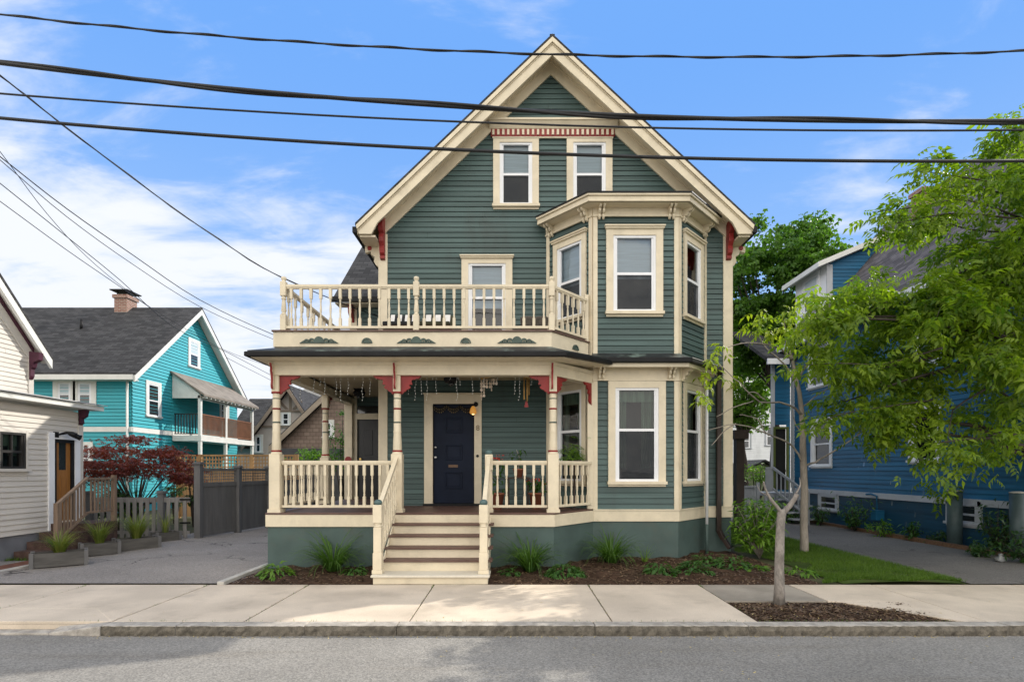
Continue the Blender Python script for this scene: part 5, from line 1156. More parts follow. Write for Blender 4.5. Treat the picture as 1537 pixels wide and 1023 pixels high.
mb = MB(); mb.prism_uz([(a, 0), (b, 0), (b, PZ(706, Ysd)), (pk, PZ(694, Ysd)), (a, PZ(712, Ysd))], Ysd, Ysd + 3); mb.build('wall', pm('olive_wall', (.16, .19, .11), .1, 1, .8), sh_)
for (xa, xb_, z0) in ((a - .2, pk, PZ(714, Ysd)), (b + .2, pk, PZ(708, Ysd))):
    mb = MB(); mb.prism_uz([(xa, z0), (pk, PZ(692.5, Ysd)), (pk, PZ(692.5, Ysd) + .12), (xa, z0 + .12)], Ysd - .3, Ysd + 3.3); mb.build('roof', m_roof, sh_)
# ---------------------------------------------------------------- fences, planters, posts
m_gf = pm('dark_grey_fence_paint', (.125, .122, .122), .15, 2, .7, stretch=(3, 3, .5), dirt=(.12, .115, .11), dirt_amt=.3)
m_gf2 = pm('weathered_grey_pickets', (.19, .18, .172), .2, 2, .8, stretch=(4, 4, .5), dirt=(.2, .19, .17), dirt_amt=.35)
m_tan = pm('golden_cedar', (.34, .20, .085), .2, 2, .7, stretch=(4, 4, .5))
def lattice(m, p0, p1, z0, z1, s=.085, w=.022, diag=False):
    p0 = Vector((*p0, 0)); p1 = Vector((*p1, 0)); t = (p1 - p0); L = t.length; t.normalize(); n = int(L / s)
    m.frame(p0, t, (t.y, -t.x, 0))
    for i in range(n + 1): u = L * i / n; m.box(max(0, u - w / 2), min(L, u + w / 2), 0, .008, z0, z1)
    k = max(2, int((z1 - z0) / s))
    for j in range(k + 1): z = z0 + (z1 - z0) * j / k; m.box(0, L, .008, .016, max(z0, z - w / 2), min(z1, z + w / 2))
bf = thing('board_fence', 'dark grey board fence with lattice top along the driveway', 'fence', (-7.8, 15, 0))
fp = [(PX(298, 13.5), 13.5), (PX(357, 14.9), 14.9), (PX(403, 16.3), 16.3), (-6.9, 18.5)]
for i, (x, y) in enumerate(fp):
    m = MB((x, y, 0)); e = .075; hh = 1.86 if i == 0 else 1.78; m.box(-e, e, -e, e, -.05, hh); m.box(-e - .03, e + .03, -e - .03, e + .03, hh, hh + .035); m.box(-e - .01, e + .01, -e - .01, e + .01, hh + .035, hh + .06); m.build('fence_post', m_gf, bf, bevel=.006)
for (p0, p1) in zip(fp[:-1], fp[1:]):
    v = Vector((p1[0] - p0[0], p1[1] - p0[1], 0)); L = v.length; v.normalize(); m = MB((*p0, 0), v, (v.y, -v.x, 0)); n = int(L / .14); a0, a1 = .08, L - .08
    for k in range(n): u0 = a0 + (a1 - a0) * k / n; m.box(u0 + .003, u0 + (a1 - a0) / n - .003, -.012, .012 + rnd.uniform(-.002, .002), .08, 1.30)
    m.box(a0, a1, -.03, .03, 1.30, 1.40); m.box(a0, a1, -.03, .03, 1.70, 1.76); m.box(a0, a1, -.03, .03, .06, .14); m.build('board_panel', m_gf, bf)
    m = MB(); s_ = Vector((*p0, 0)) + v * .08; e_ = Vector((*p0, 0)) + v * (L - .08); lattice(m, (s_.x, s_.y), (e_.x, e_.y), 1.40, 1.70, .075, .018); m.build('lattice', m_gf2, bf)
pf = thing('picket_fence', 'weathered grey picket fence with gate below the red maple', 'fence', (-9.7, 13.45, 0))
pxs = [-11.45, -10.45, PX(243, 13.45), PX(290, 13.45)]; YPF = 13.45; PT = PZ(746, YPF)
for x in pxs[1:3]:
    m = MB((x, YPF, 0)); m.box(-.07, .07, -.07, .07, -.1, PT + .1); m.box(-.1, .1, -.1, .1, PT + .1, PT + .13); m.box(-.08, .08, -.08, .08, PT + .13, PT + .16); m.build('fence_post', m_gf, pf)
for x0, x1 in zip(pxs[:-1], pxs[1:]):
    m = MB((0, YPF, 0), (1, 0, 0), (0, -1, 0)); m.box(x0 + .07, x1 - .07, .0, .03, PT - .12, PT - .0); m.box(x0 + .07, x1 - .07, .0, .03, .14, .22); m.build('rail', m_gf2, pf)
    n = int((x1 - x0 - .16) / .155); p_ = MB((0, YPF, 0), (1, 0, 0), (0, -1, 0))
    for k in range(n):
        u = x0 + .09 + (x1 - x0 - .18) * (k + .5) / n; o = MB((0, YPF, 0), (1, 0, 0), (0, -1, 0)); tl = rnd.uniform(-.01, .01); o.loft([(u - .045 + tl, .031, .05), (u + .045 + tl, .031, .05), (u + .045 + tl, .05, .05), (u - .045 + tl, .05, .05)], [(u - .045, .031, PT - .02), (u + .045, .031, PT - .02), (u + .045, .05, PT - .02), (u - .045, .05, PT - .02)]); o.build('picket', m_gf2, pf)
m = MB((0, YPF, 0), (1, 0, 0), (0, -1, 0)); xg = pxs[3] - .08
for z in (PT - .05, .42): m.box(xg - .22, xg + .05, .051, .065, z - .02, z + .02)
m.build('gate_hinge', m_black, pf)
tf_ = thing('lattice_fence', 'golden cedar fence with open lattice top behind the red maple', 'fence', (-11, 19.5, 0))
YT = 19.5; x0, x1 = PX(268, YT), PX(445, YT); zt, zm = PZ(684, YT), PZ(706, YT)
for px in (268, 300, 378, 445):
    m = MB((PX(px, YT), YT, 0)); m.box(-.06, .06, -.06, .06, 0, zt + .06); m.build('fence_post', m_tan, tf_)
m = MB(); lattice(m, (x0, YT), (x1, YT), zm, zt, .11, .04); m.frame(); m.box(x0, x1, YT - .03, YT + .03, zt, zt + .05); m.box(x0, x1, YT - .03, YT + .03, zm - .06, zm); m.build('lattice', m_tan, tf_)
m = MB(); n = int((x1 - x0) / .15)
for k in range(n): u = x0 + (x1 - x0) * k / n; m.box(u + .004, u + .146, YT - .012, YT + .01, .05, zm - .061)
m.build('board_panel', m_tan, tf_)
gf = thing('grey_yard_fence', 'plain grey board fence at the far end of the right side yard', 'fence', (6.9, 18.6, 0))
m = MB(); Yq = 18.6
for k in range(18): u = 6.2 + 2.2 * k / 18; m.box(u + .004, u + .118, Yq, Yq + .02, 0, 1.15)
m.box(6.2, 8.4, Yq - .03, Yq - .001, 1.12, 1.19); m.build('board_panel', m_gry, gf)
for x in (6.2, 7.3, 8.4): m = MB(); m.box(x - .05, x + .05, Yq - .08, Yq - .031, 0, 1.3); m.build('fence_post', m_gry, gf)
dpst = thing('dark_post', 'tall dark brown wooden post at the right rear corner of the green house', 'post', (PX(1110, 15.5), 15.5, 0))
m = MB((PX(1109, 15.5), 15.5, 0)); m.box(-.11, .11, -.11, .11, 0, 2.6); m.build('post_shaft', m_dspout, dpst)
m = MB((PX(1109, 15.5), 15.5, 0)); m.box(-.2, .2, -.2, .2, 2.6, 2.85); m.build('post_head', m_dspout, dpst)
# steel bollards
m_bol = pm('grey_green_pipe', (.055, .085, .09), .2, 3, .5, dirt=(.02, .02, .02), dirt_amt=.4)
for px, yb, yt, lab in ((1433, 808, 735, 'grey green pipe bollard in front of the basement window of the blue house'), (1527, 800, 738, 'grey green pipe bollard at the right edge by the leafy shrub')):
    Y = 9.86 * F / (px - 768.5); x = PX(px, Y); b_ = thing('bollard', lab, 'bollard', (x, Y, 0), 'bollards beside the right driveway')
    m = MB((x, Y, 0)); r = 9.5 * Y / F; z1 = PZ(yt, Y); m.lathe([(r, -.1), (r, z1 - .02)], 0, 0, 18); m.build('pipe', m_bol, b_)
    m = MB((x, Y, 0)); m.lathe([(r + .004, z1 - .02), (r + .002, z1 + .0), (r * .5, z1 + .012)], 0, 0, 18); m.build('cap', m_concr, b_)
# low timber edging of the bed by the blue house
m = MB(); m.bar((9.72, 10.6, .04), (9.72, 19, .04), .1, .12); o = m.build('timber_edging', m_teak, None); tag(o, 'low dark timber edging between right driveway and blue house plants', 'edging')
# planters
plant_labs = ['grey wooden planter box nearest the sidewalk on the left', 'grey wooden planter box second from the sidewalk, brick beside it', 'grey wooden planter box third from the sidewalk with the fullest tuft', 'small grey wooden planter box nearest the picket gate']
planters = []; m_gf3 = pm('planter_boards', (.085, .08, .074), .2, 3, .8, stretch=(1, 1, 6), dirt=(.14, .13, .115), dirt_amt=.4)
for i, (px, py, w, L, h) in enumerate(((79, 851, .34, .75, .26), (141, 834, .34, .6, .25), (198, 826, .36, .75, .26), (242, 814, .34, .5, .24))):
    Y = F * ZC / (py - HOR) ; x = PX(px, Y); a = R(38 + 6 * i); t = thing('planter_box', plant_labs[i], 'planter', (x, Y + .15, .01), 'planter boxes along the driveway')
    ca, sa = math.cos(a), math.sin(a)
    fr = ((x, Y + .15, 0), (ca, sa, 0), (-sa, ca, 0))
    for d in (-w / 2, w / 2):
        m = MB(*fr); m.box(-L / 2, L / 2, d - .012, d + .012, .02, h); m.build('side_board', m_gf3, t)
    for u in (-L / 2, L / 2):
        m = MB(*fr); m.box(u - .012, u + .012, -w / 2 + .013, w / 2 - .013, .02, h); m.build('side_board', m_gf3, t)
    for u in (-L / 2, L / 2):
        for d in (-w / 2, w / 2):
            m = MB(*fr); m.box(u - .03, u + .03, d - .03, d + .03, .0, h + .015); m.build('corner_post', m_gf, t)
    m = MB(*fr); m.box(-L / 2 + .013, L / 2 - .013, -w / 2 + .013, w / 2 - .013, .02, h - .04); m.build('soil', m_soil, t)
    planters.append((x, Y + .15, h - .04))

# ================================================================ PLANTS
def raw_mesh(name, V, Fq, smooth=False):
    me = bpy.data.meshes.new(name); V = np.asarray(V, dtype=np.float32); Fq = np.asarray(Fq, dtype=np.int32); k = Fq.shape[1]
    me.vertices.add(len(V)); me.vertices.foreach_set('co', V.ravel()); me.loops.add(Fq.size); me.loops.foreach_set('vertex_index', Fq.ravel())
    me.polygons.add(len(Fq)); me.polygons.foreach_set('loop_start', np.arange(0, Fq.size, k, dtype=np.int32)); me.polygons.foreach_set('loop_total', np.full(len(Fq), k, dtype=np.int32))
    me.polygons.foreach_set('use_smooth', np.full(len(Fq), smooth)); me.update(calc_edges=True); return me
def leaflet(L=.11, w=.042, base=(0, 0, 0), d=(1, 0, 0), droop=.35, fold=.25):
    """one folded leaf: 6 points, 4 triangles"""
    d = np.array(d, float); d /= np.linalg.norm(d); s = np.cross((0, 0, 1), d); s /= max(1e-6, np.linalg.norm(s)); up = np.cross(d, s); b = np.array(base, float)
    m = b + d * L * .45 + up * (-fold * w * .5); tip = b + d * L - up * L * droop
    l = b + d * L * .42 + s * w * .5 + up * fold * w * .4 - up * L * droop * .1; r = b + d * L * .42 - s * w * .5 + up * fold * w * .4 - up * L * droop * .1
    return np.array([b, l, m, r, tip]), [(0, 2, 1), (0, 3, 2), (1, 2, 4), (2, 3, 4)]
def tmpl(items):
    V = []; Fq = []; n = 0
    for v, f in items: V.append(v); Fq += [tuple(i + n for i in q) for q in f]; n += len(v)
    return np.concatenate(V), np.array(Fq)
def compound(L=.3, pairs=4, l=.12, w=.045):
    it = []
    for i in range(pairs):
        x = L * (.25 + .7 * i / pairs); k = .75 + .3 * i / pairs
        for s in (-1, 1): it.append(leaflet(l * k, w * k, (x, 0, -.15 * x * x / L), (.55, s, -.25), .35))
    it.append(leaflet(l * 1.1, w, (L * .92, 0, -.15 * L), (1, 0, -.5), .3)); return tmpl(it)
def rotmats(yaw, pitch, roll):
    cy, sy, cp, sp, cr, sr = np.cos(yaw), np.sin(yaw), np.cos(pitch), np.sin(pitch), np.cos(roll), np.sin(roll); z = np.zeros_like(yaw); o = np.ones_like(yaw)
    Rz = np.stack([cy, -sy, z, sy, cy, z, z, z, o], -1).reshape(-1, 3, 3); Ry = np.stack([cp, z, sp, z, o, z, -sp, z, cp], -1).reshape(-1, 3, 3); Rx = np.stack([o, z, z, z, cr, -sr, z, sr, cr], -1).reshape(-1, 3, 3)
    return Rz @ Ry @ Rx
def foliage(name, mat, T, P, yaw, pitch, roll, sc, parent):
    V, Fq = T; n = len(P); Rm = rotmats(yaw, pitch, roll)
    W = np.einsum('nij,kj->nki', Rm, V) * sc[:, None, None] + P[:, None, :]
    Fa = (Fq[None] + (np.arange(n) * len(V))[:, None, None]).reshape(-1, Fq.shape[1])
    W = W.reshape(-1, 3); o_ = Vector((float(W[:, 0].mean()), float(W[:, 1].mean()), float(W[:, 2].min())))
    me = raw_mesh(name, W - np.array(o_), Fa); return link(name, me, mat, o_, parent)
def rn(n, a=0, b=1): return nrg.uniform(a, b, n)
m_bark = pm('grey_brown_bark', (.27, .235, .20), .25, 7, .9, stretch=(1, 1, .25), fine=40, fvar=.2, bmp=.8, dirt=(.25, .23, .2), dirt_amt=.4)
m_barkd = pm('dark_bark', (.06, .048, .04), .25, 6, .9, stretch=(1, 1, .3), bmp=.8)
m_lf_big = leaf_mat('leafy_tree_leaf', (.045, .112, .013), (.21, .295, .02), .5)
m_lf_yel = leaf_mat('young_yellow_green_leaf', (.14, .24, .02), (.30, .36, .03), .45)
m_lf_map = leaf_mat('maple_leaf', (.035, .10, .014), (.10, .20, .025), .45)
m_lf_red = leaf_mat('red_maple_leaf', (.06, .015, .013), (.24, .05, .035), .35)
m_lf_drk = leaf_mat('dark_shrub_leaf', (.018, .05, .012), (.05, .11, .025), .3)
m_lf_brt = leaf_mat('bright_plant_leaf', (.06, .15, .02), (.15, .27, .03), .4)
m_lf_mid = leaf_mat('garden_plant_leaf', (.03, .085, .018), (.07, .16, .03), .35)
m_grass = leaf_mat('grass_blade', (.045, .10, .012), (.11, .19, .02), .35)
m_lily = leaf_mat('strap_leaf', (.03, .085, .014), (.085, .17, .03), .35)
m_straw = leaf_mat('grass_tuft_blade', (.05, .12, .015), (.20, .22, .05), .35)

def limb(mb, pts, r0, r1, n=7, jit=.0):
    k = len(pts); P = [Vector(p) for p in pts]; Q = []; Rr = []
    for i in range(k - 1):
        for j in range(4):
            t = j / 4; p0 = P[max(i - 1, 0)]; p1, p2 = P[i], P[i + 1]; p3 = P[min(i + 2, k - 1)]
            Q.append(.5 * ((2 * p1) + (p2 - p0) * t + (2 * p0 - 5 * p1 + 4 * p2 - p3) * t * t + (3 * p1 - p0 - 3 * p2 + p3) * t ** 3) + Vector((rnd.uniform(-jit, jit), rnd.uniform(-jit, jit), rnd.uniform(-jit, jit))))
    Q.append(P[-1]); L = len(Q); mb.tube(Q, [r0 + (r1 - r0) * (i / (L - 1)) ** .8 for i in range(L)], n); return Q

# --- big leafy tree at the right
bt = thing('leafy_tree', 'large leafy green tree with drooping branches filling the right side before the blue house', 'tree', (9.95, 9.7, 0))
mb = MB(); tb = Vector((9.95, 9.7, 0)); top = [tb, tb + Vector((-.05, -.1, 1.6)), tb + Vector((.1, -.2, 3.4)), tb + Vector((-.1, -.3, 5.4)), tb + Vector((.2, -.4, 7.6)), tb + Vector((.1, -.4, 9.6))]
limb(mb, top, .24, .04, 10)
blobs = []   # centre px, py, radius px, depth
for (px, py, r, n) in ((1500, 320, 46, 60), (1520, 370, 70, 170), (1465, 385, 42, 70), (1490, 440, 90, 330), (1425, 440, 62, 170), (1365, 450, 48, 150), (1310, 462, 46, 130), (1262, 474, 36, 90), (1228, 478, 24, 40), (1330, 500, 50, 130), (1400, 500, 66, 220), (1470, 540, 80, 220), (1390, 560, 56, 120), (1330, 580, 46, 80), (1290, 560, 26, 45), (1270, 602, 28, 50), (1300, 622, 38, 80), (1520, 600, 66, 150), (1430, 615, 50, 90), (1360, 632, 36, 50), (1310, 655, 28, 45), (1480, 655, 40, 55), (1405, 665, 30, 32), (1440, 690, 16, 14), (1384, 690, 14, 12), (1475, 700, 12, 10), (1520, 680, 26, 26), (1545, 260, 34, 40), (1548, 180, 26, 24), (1560, 430, 120, 420), (1600, 600, 120, 400), (1640, 320, 110, 260), (1640, 480, 120, 300), (1700, 200, 110, 160)):
    blobs.append((px, py, r, n))
P = []; 
for (px, py, r, n) in blobs:
    Y0_ = 9.3 + .5 * rnd.uniform(-1, 1); c = AT(px, py, Y0_); rr = r * Y0_ / F
    mb_p = max(2, n // 24)
    tw = [c + Vector((rnd.gauss(0, .5) * rr, rnd.gauss(0, .75) * max(rr, .5), rnd.gauss(0, .48) * rr)) for _ in range(mb_p)]
    for q in tw:
        if q.y > 10.45: q.x = min(q.x, 9.7)
    src = min(top[1:], key=lambda t: (t - c).length + (1.5 if t.z > c.z + .8 else 0))
    if rr > .25: limb(mb, [src, src.lerp(c, .5) + Vector((0, 0, .35)), c], .05, .012, 6, .02)
    for q in tw:
        if rnd.random() < .6: mb.tube([c, c.lerp(q, .6) + Vector((0, 0, .06)), q], [.010, .008, .003], 5)
        for _ in range(int(n * (1.4 if py < 600 else .9) / mb_p + .5)): P.append((q.x + rnd.gauss(0, .16), q.y + rnd.gauss(0, .2), q.z + rnd.gauss(0, .12)))
# reaching sprays against the sky
for pts in ([(1540, 330), (1450, 300), (1380, 310), (1310, 318)], [(1540, 330), (1440, 320), (1370, 330), (1316, 342)], [(1545, 260), (1480, 262), (1420, 235), (1385, 238)], [(1545, 280), (1470, 270), (1420, 262), (1378, 256)], [(1545, 300), (1450, 280), (1390, 290), (1350, 305)], [(1548, 190), (1520, 192), (1500, 188)], [(1550, 230), (1520, 225), (1490, 215)], [(1545, 350), (1460, 345), (1400, 330), (1362, 345)], [(1450, 480), (1350, 455), (1270, 455), (1215, 440)], [(1420, 520), (1330, 545), (1260, 545), (1205, 548)], [(1400, 600), (1330, 610), (1260, 622), (1222, 640)]):
    Yb_ = rnd.uniform(8.7, 9.6); Q = limb(mb, [AT(a, b, Yb_) for a, b in pts], .02, .004, 5)
    for i, q in enumerate(Q[2:]):
        for _ in range(5): P.append((q.x + rnd.gauss(0, .07), q.y + rnd.gauss(0, .12), q.z + rnd.gauss(-.03, .05)))
mb.build('trunk', m_barkd, bt)
P = np.array(P); n = len(P)
foliage('crown', m_lf_big, compound(.28, 3, .15, .066), P, rn(n, 0, 6.283), rn(n, -.6, 1.0), rn(n, -.9, .9), rn(n, .6, 1.15), bt)

# --- lopped street tree in the pit
stt = thing('lopped_tree', 'slim lopped tree trunk ending in a small fork in the kerbside soil', 'tree', (PX(1170, 7.02), 7.02, 0))
Y_ = 7.02
def tp(px, py, dy=0): return AT(px, py, Y_ + dy)
mb = MB(); ps = [(1169, 909), (1169.5, 880), (1170, 850), (1171, 810), (1171.5, 785), (1173, 770), (1174, 764)]; rk = random.Random(2)
Q = [tp(a, b) + Vector((rk.uniform(-.004, .004), 0, 0)) for a, b in ps]; mb.tube(Q, [.074, .062, .057, .054, .052, .054, .04], 14)
limb(mb, [tp(1174, 770), tp(1182, 762), tp(1190, 752, -.02), tp(1196, 741, -.03)], .040, .028, 9, .003)
limb(mb, [tp(1173, 770), tp(1164, 757, -.02), tp(1154, 744, -.04), tp(1149, 733, -.05), tp(1146, 722, -.05)], .027, .009, 8, .003)
limb(mb, [tp(1154, 744, -.04), tp(1142, 738, -.04), tp(1136, 726, -.03)], .010, .003, 5)
limb(mb, [tp(1195, 740, -.03), tp(1201, 728, -.03), tp(1200, 716, -.02)], .014, .003, 5)
mb.build('trunk', pm('mottled_bark', (.23, .205, .18), .3, 14, .9, stretch=(1, 1, .5), fine=50, fvar=.25, bmp=1, dirt=(.12, .10, .085), dirt_amt=.5, dscale=9), stt)
# --- slender young tree on the lawn beside the house corner
yt = thing('young_tree', 'slender young tree with bare side branches and sparse yellow green leaves by the house corner', 'tree', (PX(1207, 11.2), 11.2, 0))
Y_ = 11.2; mb = MB()
main = [tp(1207, 836), tp(1207, 790), tp(1207, 740), tp(1206, 690), tp(1205, 640), tp(1200, 590), tp(1191, 545), tp(1179, 505), tp(1176, 470)]
rad = [.088, .074, .070, .066, .056, .042, .030, .016, .007]; Q = []; Rq = []
for i in range(len(main) - 1):
    for j in range(4): t = j / 4; Q.append(main[i].lerp(main[i + 1], t) + Vector((rk.uniform(-.008, .008), 0, 0))); Rq.append(rad[i] + (rad[i + 1] - rad[i]) * t)
mb.tube(Q, Rq, 12)
brs = [[(1206, 695), (1188, 668), (1150, 650), (1105, 636), (1062, 646)], [(1204, 622), (1178, 605), (1140, 602), (1110, 575), (1078, 545)], [(1206, 700), (1232, 688), (1285, 655), (1325, 622), (1345, 600)], [(1200, 587), (1180, 548), (1150, 522), (1135, 490)], [(1197, 570), (1215, 540), (1238, 500), (1250, 455)], [(1189, 540), (1165, 520), (1120, 515), (1088, 522)], [(1206, 655), (1192, 630), (1190, 612)], [(1181, 512), (1200, 488), (1222, 480), (1245, 470)], [(1150, 650), (1135, 628), (1110, 622)], [(1285, 655), (1300, 625), (1292, 605)], [(1203, 612), (1230, 590), (1262, 575)], [(1130, 602), (1100, 612), (1075, 625)], [(1105, 636), (1085, 648), (1068, 668)], [(1150, 602), (1132, 588), (1122, 592)]]
SP = []
for b in brs:
    m_ = len(b); lf = b[-1][0] < 1130; dy = -.85 if lf else rnd.uniform(-.6, .3)
    limb(mb, [tp(*q, (dy * (1206 - q[0]) / 110 if lf else dy * i / (m_ - 1)) if not (lf and q[0] < 1096) else -.86) for i, q in enumerate(b)], .026 if m_ > 3 else .016, .006, 6, .012)
for (px, py, n_) in ((1062, 552, 4), (1078, 570, 3), (1048, 585, 3), (1055, 600, 2), (1090, 521, 3), (1135, 492, 5), (1152, 503, 6), (1142, 472, 4), (1188, 472, 8), (1222, 482, 9), (1210, 500, 8), (1240, 466, 7), (1250, 455, 6), (1180, 492, 6), (1200, 458, 5), (1262, 575, 5), (1292, 602, 7), (1335, 600, 8), (1320, 620, 6), (1345, 596, 6), (1232, 540, 5), (1110, 575, 2), (1130, 488, 3), (1165, 478, 5), (1068, 540, 2), (1230, 500, 6), (1260, 490, 6), (1210, 545, 4), (1180, 560, 2), (1275, 480, 6), (1290, 500, 5)):
    c = tp(px, py, -.86 if px < 1100 else rnd.uniform(-.5, .2))
    for _ in range(n_ + 3): SP.append((c.x + rnd.gauss(0, .11), c.y + rnd.gauss(0, .10), c.z + rnd.gauss(.02, .08)))
mb.build('trunk', m_bark, yt); P = np.array(SP); n = len(P)
foliage('crown', m_lf_yel, compound(.20, 2, .17, .068), P, rn(n, 0, 6.283), rn(n, -.2, .9), rn(n, -.4, .4), rn(n, .7, 1.1), yt)

def crown_points(c, R_, ncl, per, spread, hollow=.35, seed=3):
    r = random.Random(seed); P = []; cls = []
    lob = [(r.uniform(0, 6.28), r.uniform(-.6, 1), r.uniform(.12, .3)) for _ in range(9)]
    while len(cls) < ncl:
        v = Vector((r.gauss(0, 1), r.gauss(0, 1), r.gauss(0, 1))).normalized(); rad = r.uniform(hollow, 1) ** .6
        k = 1
        for (a, z, s) in lob:
            d = Vector((math.cos(a) * math.sqrt(1 - z * z), math.sin(a) * math.sqrt(1 - z * z), z)) if abs(z) <= 1 else v
            k += s * max(0, v.dot(d)) ** 8
        cls.append(Vector((v.x * R_[0], v.y * R_[1], v.z * R_[2])) * rad * k * .86 + Vector(c))
    for q in cls:
        m = int(per * r.uniform(.6, 1.4)); sx = spread * r.uniform(.7, 1.3)
        for _ in range(m): P.append((q.x + r.gauss(0, sx), q.y + r.gauss(0, sx), q.z + r.gauss(0, sx * .55)))
    return np.array(P), cls
tri = tmpl([leaflet(.15, .10, (0, 0, 0), (1, .0, -.2)), leaflet(.13, .09, (0, 0, 0), (.6, .9, -.25)), leaflet(.13, .09, (0, 0, 0), (.6, -.9, -.25))])
def big_tree(name, label, c, R_, ncl, per, spread, base, mat, scale, seed, group=None):
    t = thing(name, label, 'tree', base, group); mb = MB(); P, cls = crown_points(c, R_, ncl, per, spread, .3, seed); b = Vector(base); c = Vector(c)
    f = b.lerp(c, .55); limb(mb, [b, b.lerp(c, .3) + Vector((.1, 0, 0)), f, c + Vector((0, 0, R_[2] * .4))], .09 * R_[0] + .06, .05, 10)
    for q in cls[::max(1, ncl // 26)]: limb(mb, [f, f.lerp(q, .5) + Vector((0, 0, .2)), q], .07, .015, 5)
    mb.build('trunk', m_barkd, t); n = len(P)
    foliage('crown', mat, tri, P, rn(n, 0, 6.283), rn(n, -.1, .9), rn(n, -.5, .5), rn(n, .75, 1.3) * scale, t); return t
Ym = 24.0; cM = AT(1168, 450, Ym)
big_tree('maple_tree', 'tall dense dark green maple rising behind the right corner of the green house', cM, (2.75, 2.8, 3.8), 190, 95, .30, (PX(1158, Ym), Ym, 0), m_lf_map, 1.15, 3)
big_tree('garden_tree', 'lower light leaved tree below the tall maple in the gap by the blue house', AT(1112, 585, 27.5), (1.5, 1.5, 2.4), 50, 60, .36, (PX(1118, 27.5), 27.5, 0), m_lf_brt, 1.1, 8)

# --- red maple
rt = thing('red_maple', 'low spreading red leaf maple with dark stems behind the grey picket fence', 'tree', (PX(205, 15.0), 15.0, 0))
mb = MB(); b = Vector((PX(205, 15), 15.0, 0)); cl = []; P = []
for i in range(110):
    u = rnd.uniform(-1, 1); v = rnd.uniform(-1, 1); 
    if u * u + v * v > 1: continue
    hgt = (1 - u * u * .75 - v * v * .5) * rnd.uniform(.25, 1.0)
    q = Vector((b.x + u * 1.55 - .02, b.y + v * 1.2, 1.25 + 1.6 * hgt)); cl.append(q)
    for _ in range(72): P.append((q.x + rnd.gauss(0, .22), q.y + rnd.gauss(0, .2), q.z + rnd.gauss(0, .05) - .05 * abs(u)))
for i in range(7):
    a = i / 7 * 6.28; m1 = b + Vector((.25 * math.cos(a), .2 * math.sin(a), .8)); limb(mb, [b + Vector((.05 * math.cos(a), .05 * math.sin(a), 0)), m1, m1 + Vector((.5 * math.cos(a), .4 * math.sin(a), .7))], .04, .015, 6)
for q in cl[::3]: limb(mb, [b + Vector((0, 0, .7)), b.lerp(q, .55) + Vector((0, 0, .15)), q], .02, .005, 5)
mb.build('trunk', m_barkd, rt); P = np.array(P); n = len(P)
foliage('crown', m_lf_red, tmpl([leaflet(.075, .026, (0, 0, 0), (1, 0, -.2)), leaflet(.065, .022, (0, 0, 0), (.7, .8, -.2)), leaflet(.065, .022, (0, 0, 0), (.7, -.8, -.2))]), P, rn(n, 0, 6.283), rn(n, 0, .7), rn(n, -.4, .4), rn(n, .8, 1.3), rt)

# --- strap-leaf clumps and tufts
def blades(name, base, n, L, w, spread, droop, mat, up=1.0, parent=None, seg=5, foot=.06):
    V = []; Fq = []; b = Vector(base)
    for i in range(n):
        a = rnd.uniform(0, 6.283); ln = L * rnd.uniform(.55, 1.12); out = spread * rnd.uniform(.15, 1.0); d = Vector((math.cos(a), math.sin(a), 0)); s = Vector((-d.y, d.x, 0)); p = b + d * rnd.uniform(0, foot); k0 = len(V)
        ang = math.atan2(up, out); dr = droop * rnd.uniform(.5, 1.2); q = p.copy()
        for j in range(seg + 1):
            t = j / seg; wd = w * rnd.uniform(.9, 1.1) * (1 - t ** 2.2) * .5 + .0006
            V.append(tuple(q + s * wd)); V.append(tuple(q - s * wd)); an = ang - dr * (t + .1) ** 1.5 * 1.9; q = q + (d * math.cos(an) + Vector((0, 0, math.sin(an)))) * (ln / seg)
        for j in range(seg): c = k0 + 2 * j; Fq.append((c, c + 1, c + 3, c + 2))
    me = raw_mesh(name, np.array(V) - np.array(b), Fq, True); return link(name, me, mat, b, parent)
def rosette(name, base, n, L, w, R_, mat, h=.15, parent=None, T=None):
    P = np.stack([rn(n, -1, 1), rn(n, -1, 1), rn(n, 0, 1)], 1); P = P[(P[:, 0] ** 2 + P[:, 1] ** 2) < 1]; n = len(P); rr = np.sqrt(P[:, 0] ** 2 + P[:, 1] ** 2)
    yaw = np.arctan2(P[:, 1], P[:, 0]) + nrg.normal(0, .5, n); pit = .0 + .55 * rr + nrg.normal(-.25, .25, n); Q = np.stack([base[0] + P[:, 0] * R_, base[1] + P[:, 1] * R_, base[2] + h * (1 - rr ** 2) * (.35 + .65 * P[:, 2]) + .01], 1)
    T = T or tmpl([leaflet(L, w, (0, 0, 0), (1, 0, .15), .45, .3)]); return foliage(name, mat, T, Q, yaw, pit, rn(n, -.4, .4), rn(n, .6, 1.2), parent)
for (px, Y, h, lab) in ((500, 9.12, .62, 'daylily clump with long dark strap leaves left of the front steps'), (796, 9.1, .60, 'daylily clump with strap leaves just right of the front steps'), (917, 9.85, .60, 'daylily clump with fresh green tips under the bay window')):
    o = blades('daylily', (PX(px, Y), Y, .03), 210, h * 1.5, .018, .95, 1.0, m_lily, foot=.1); tag(o, lab, 'plant', 'daylilies along the foundation')
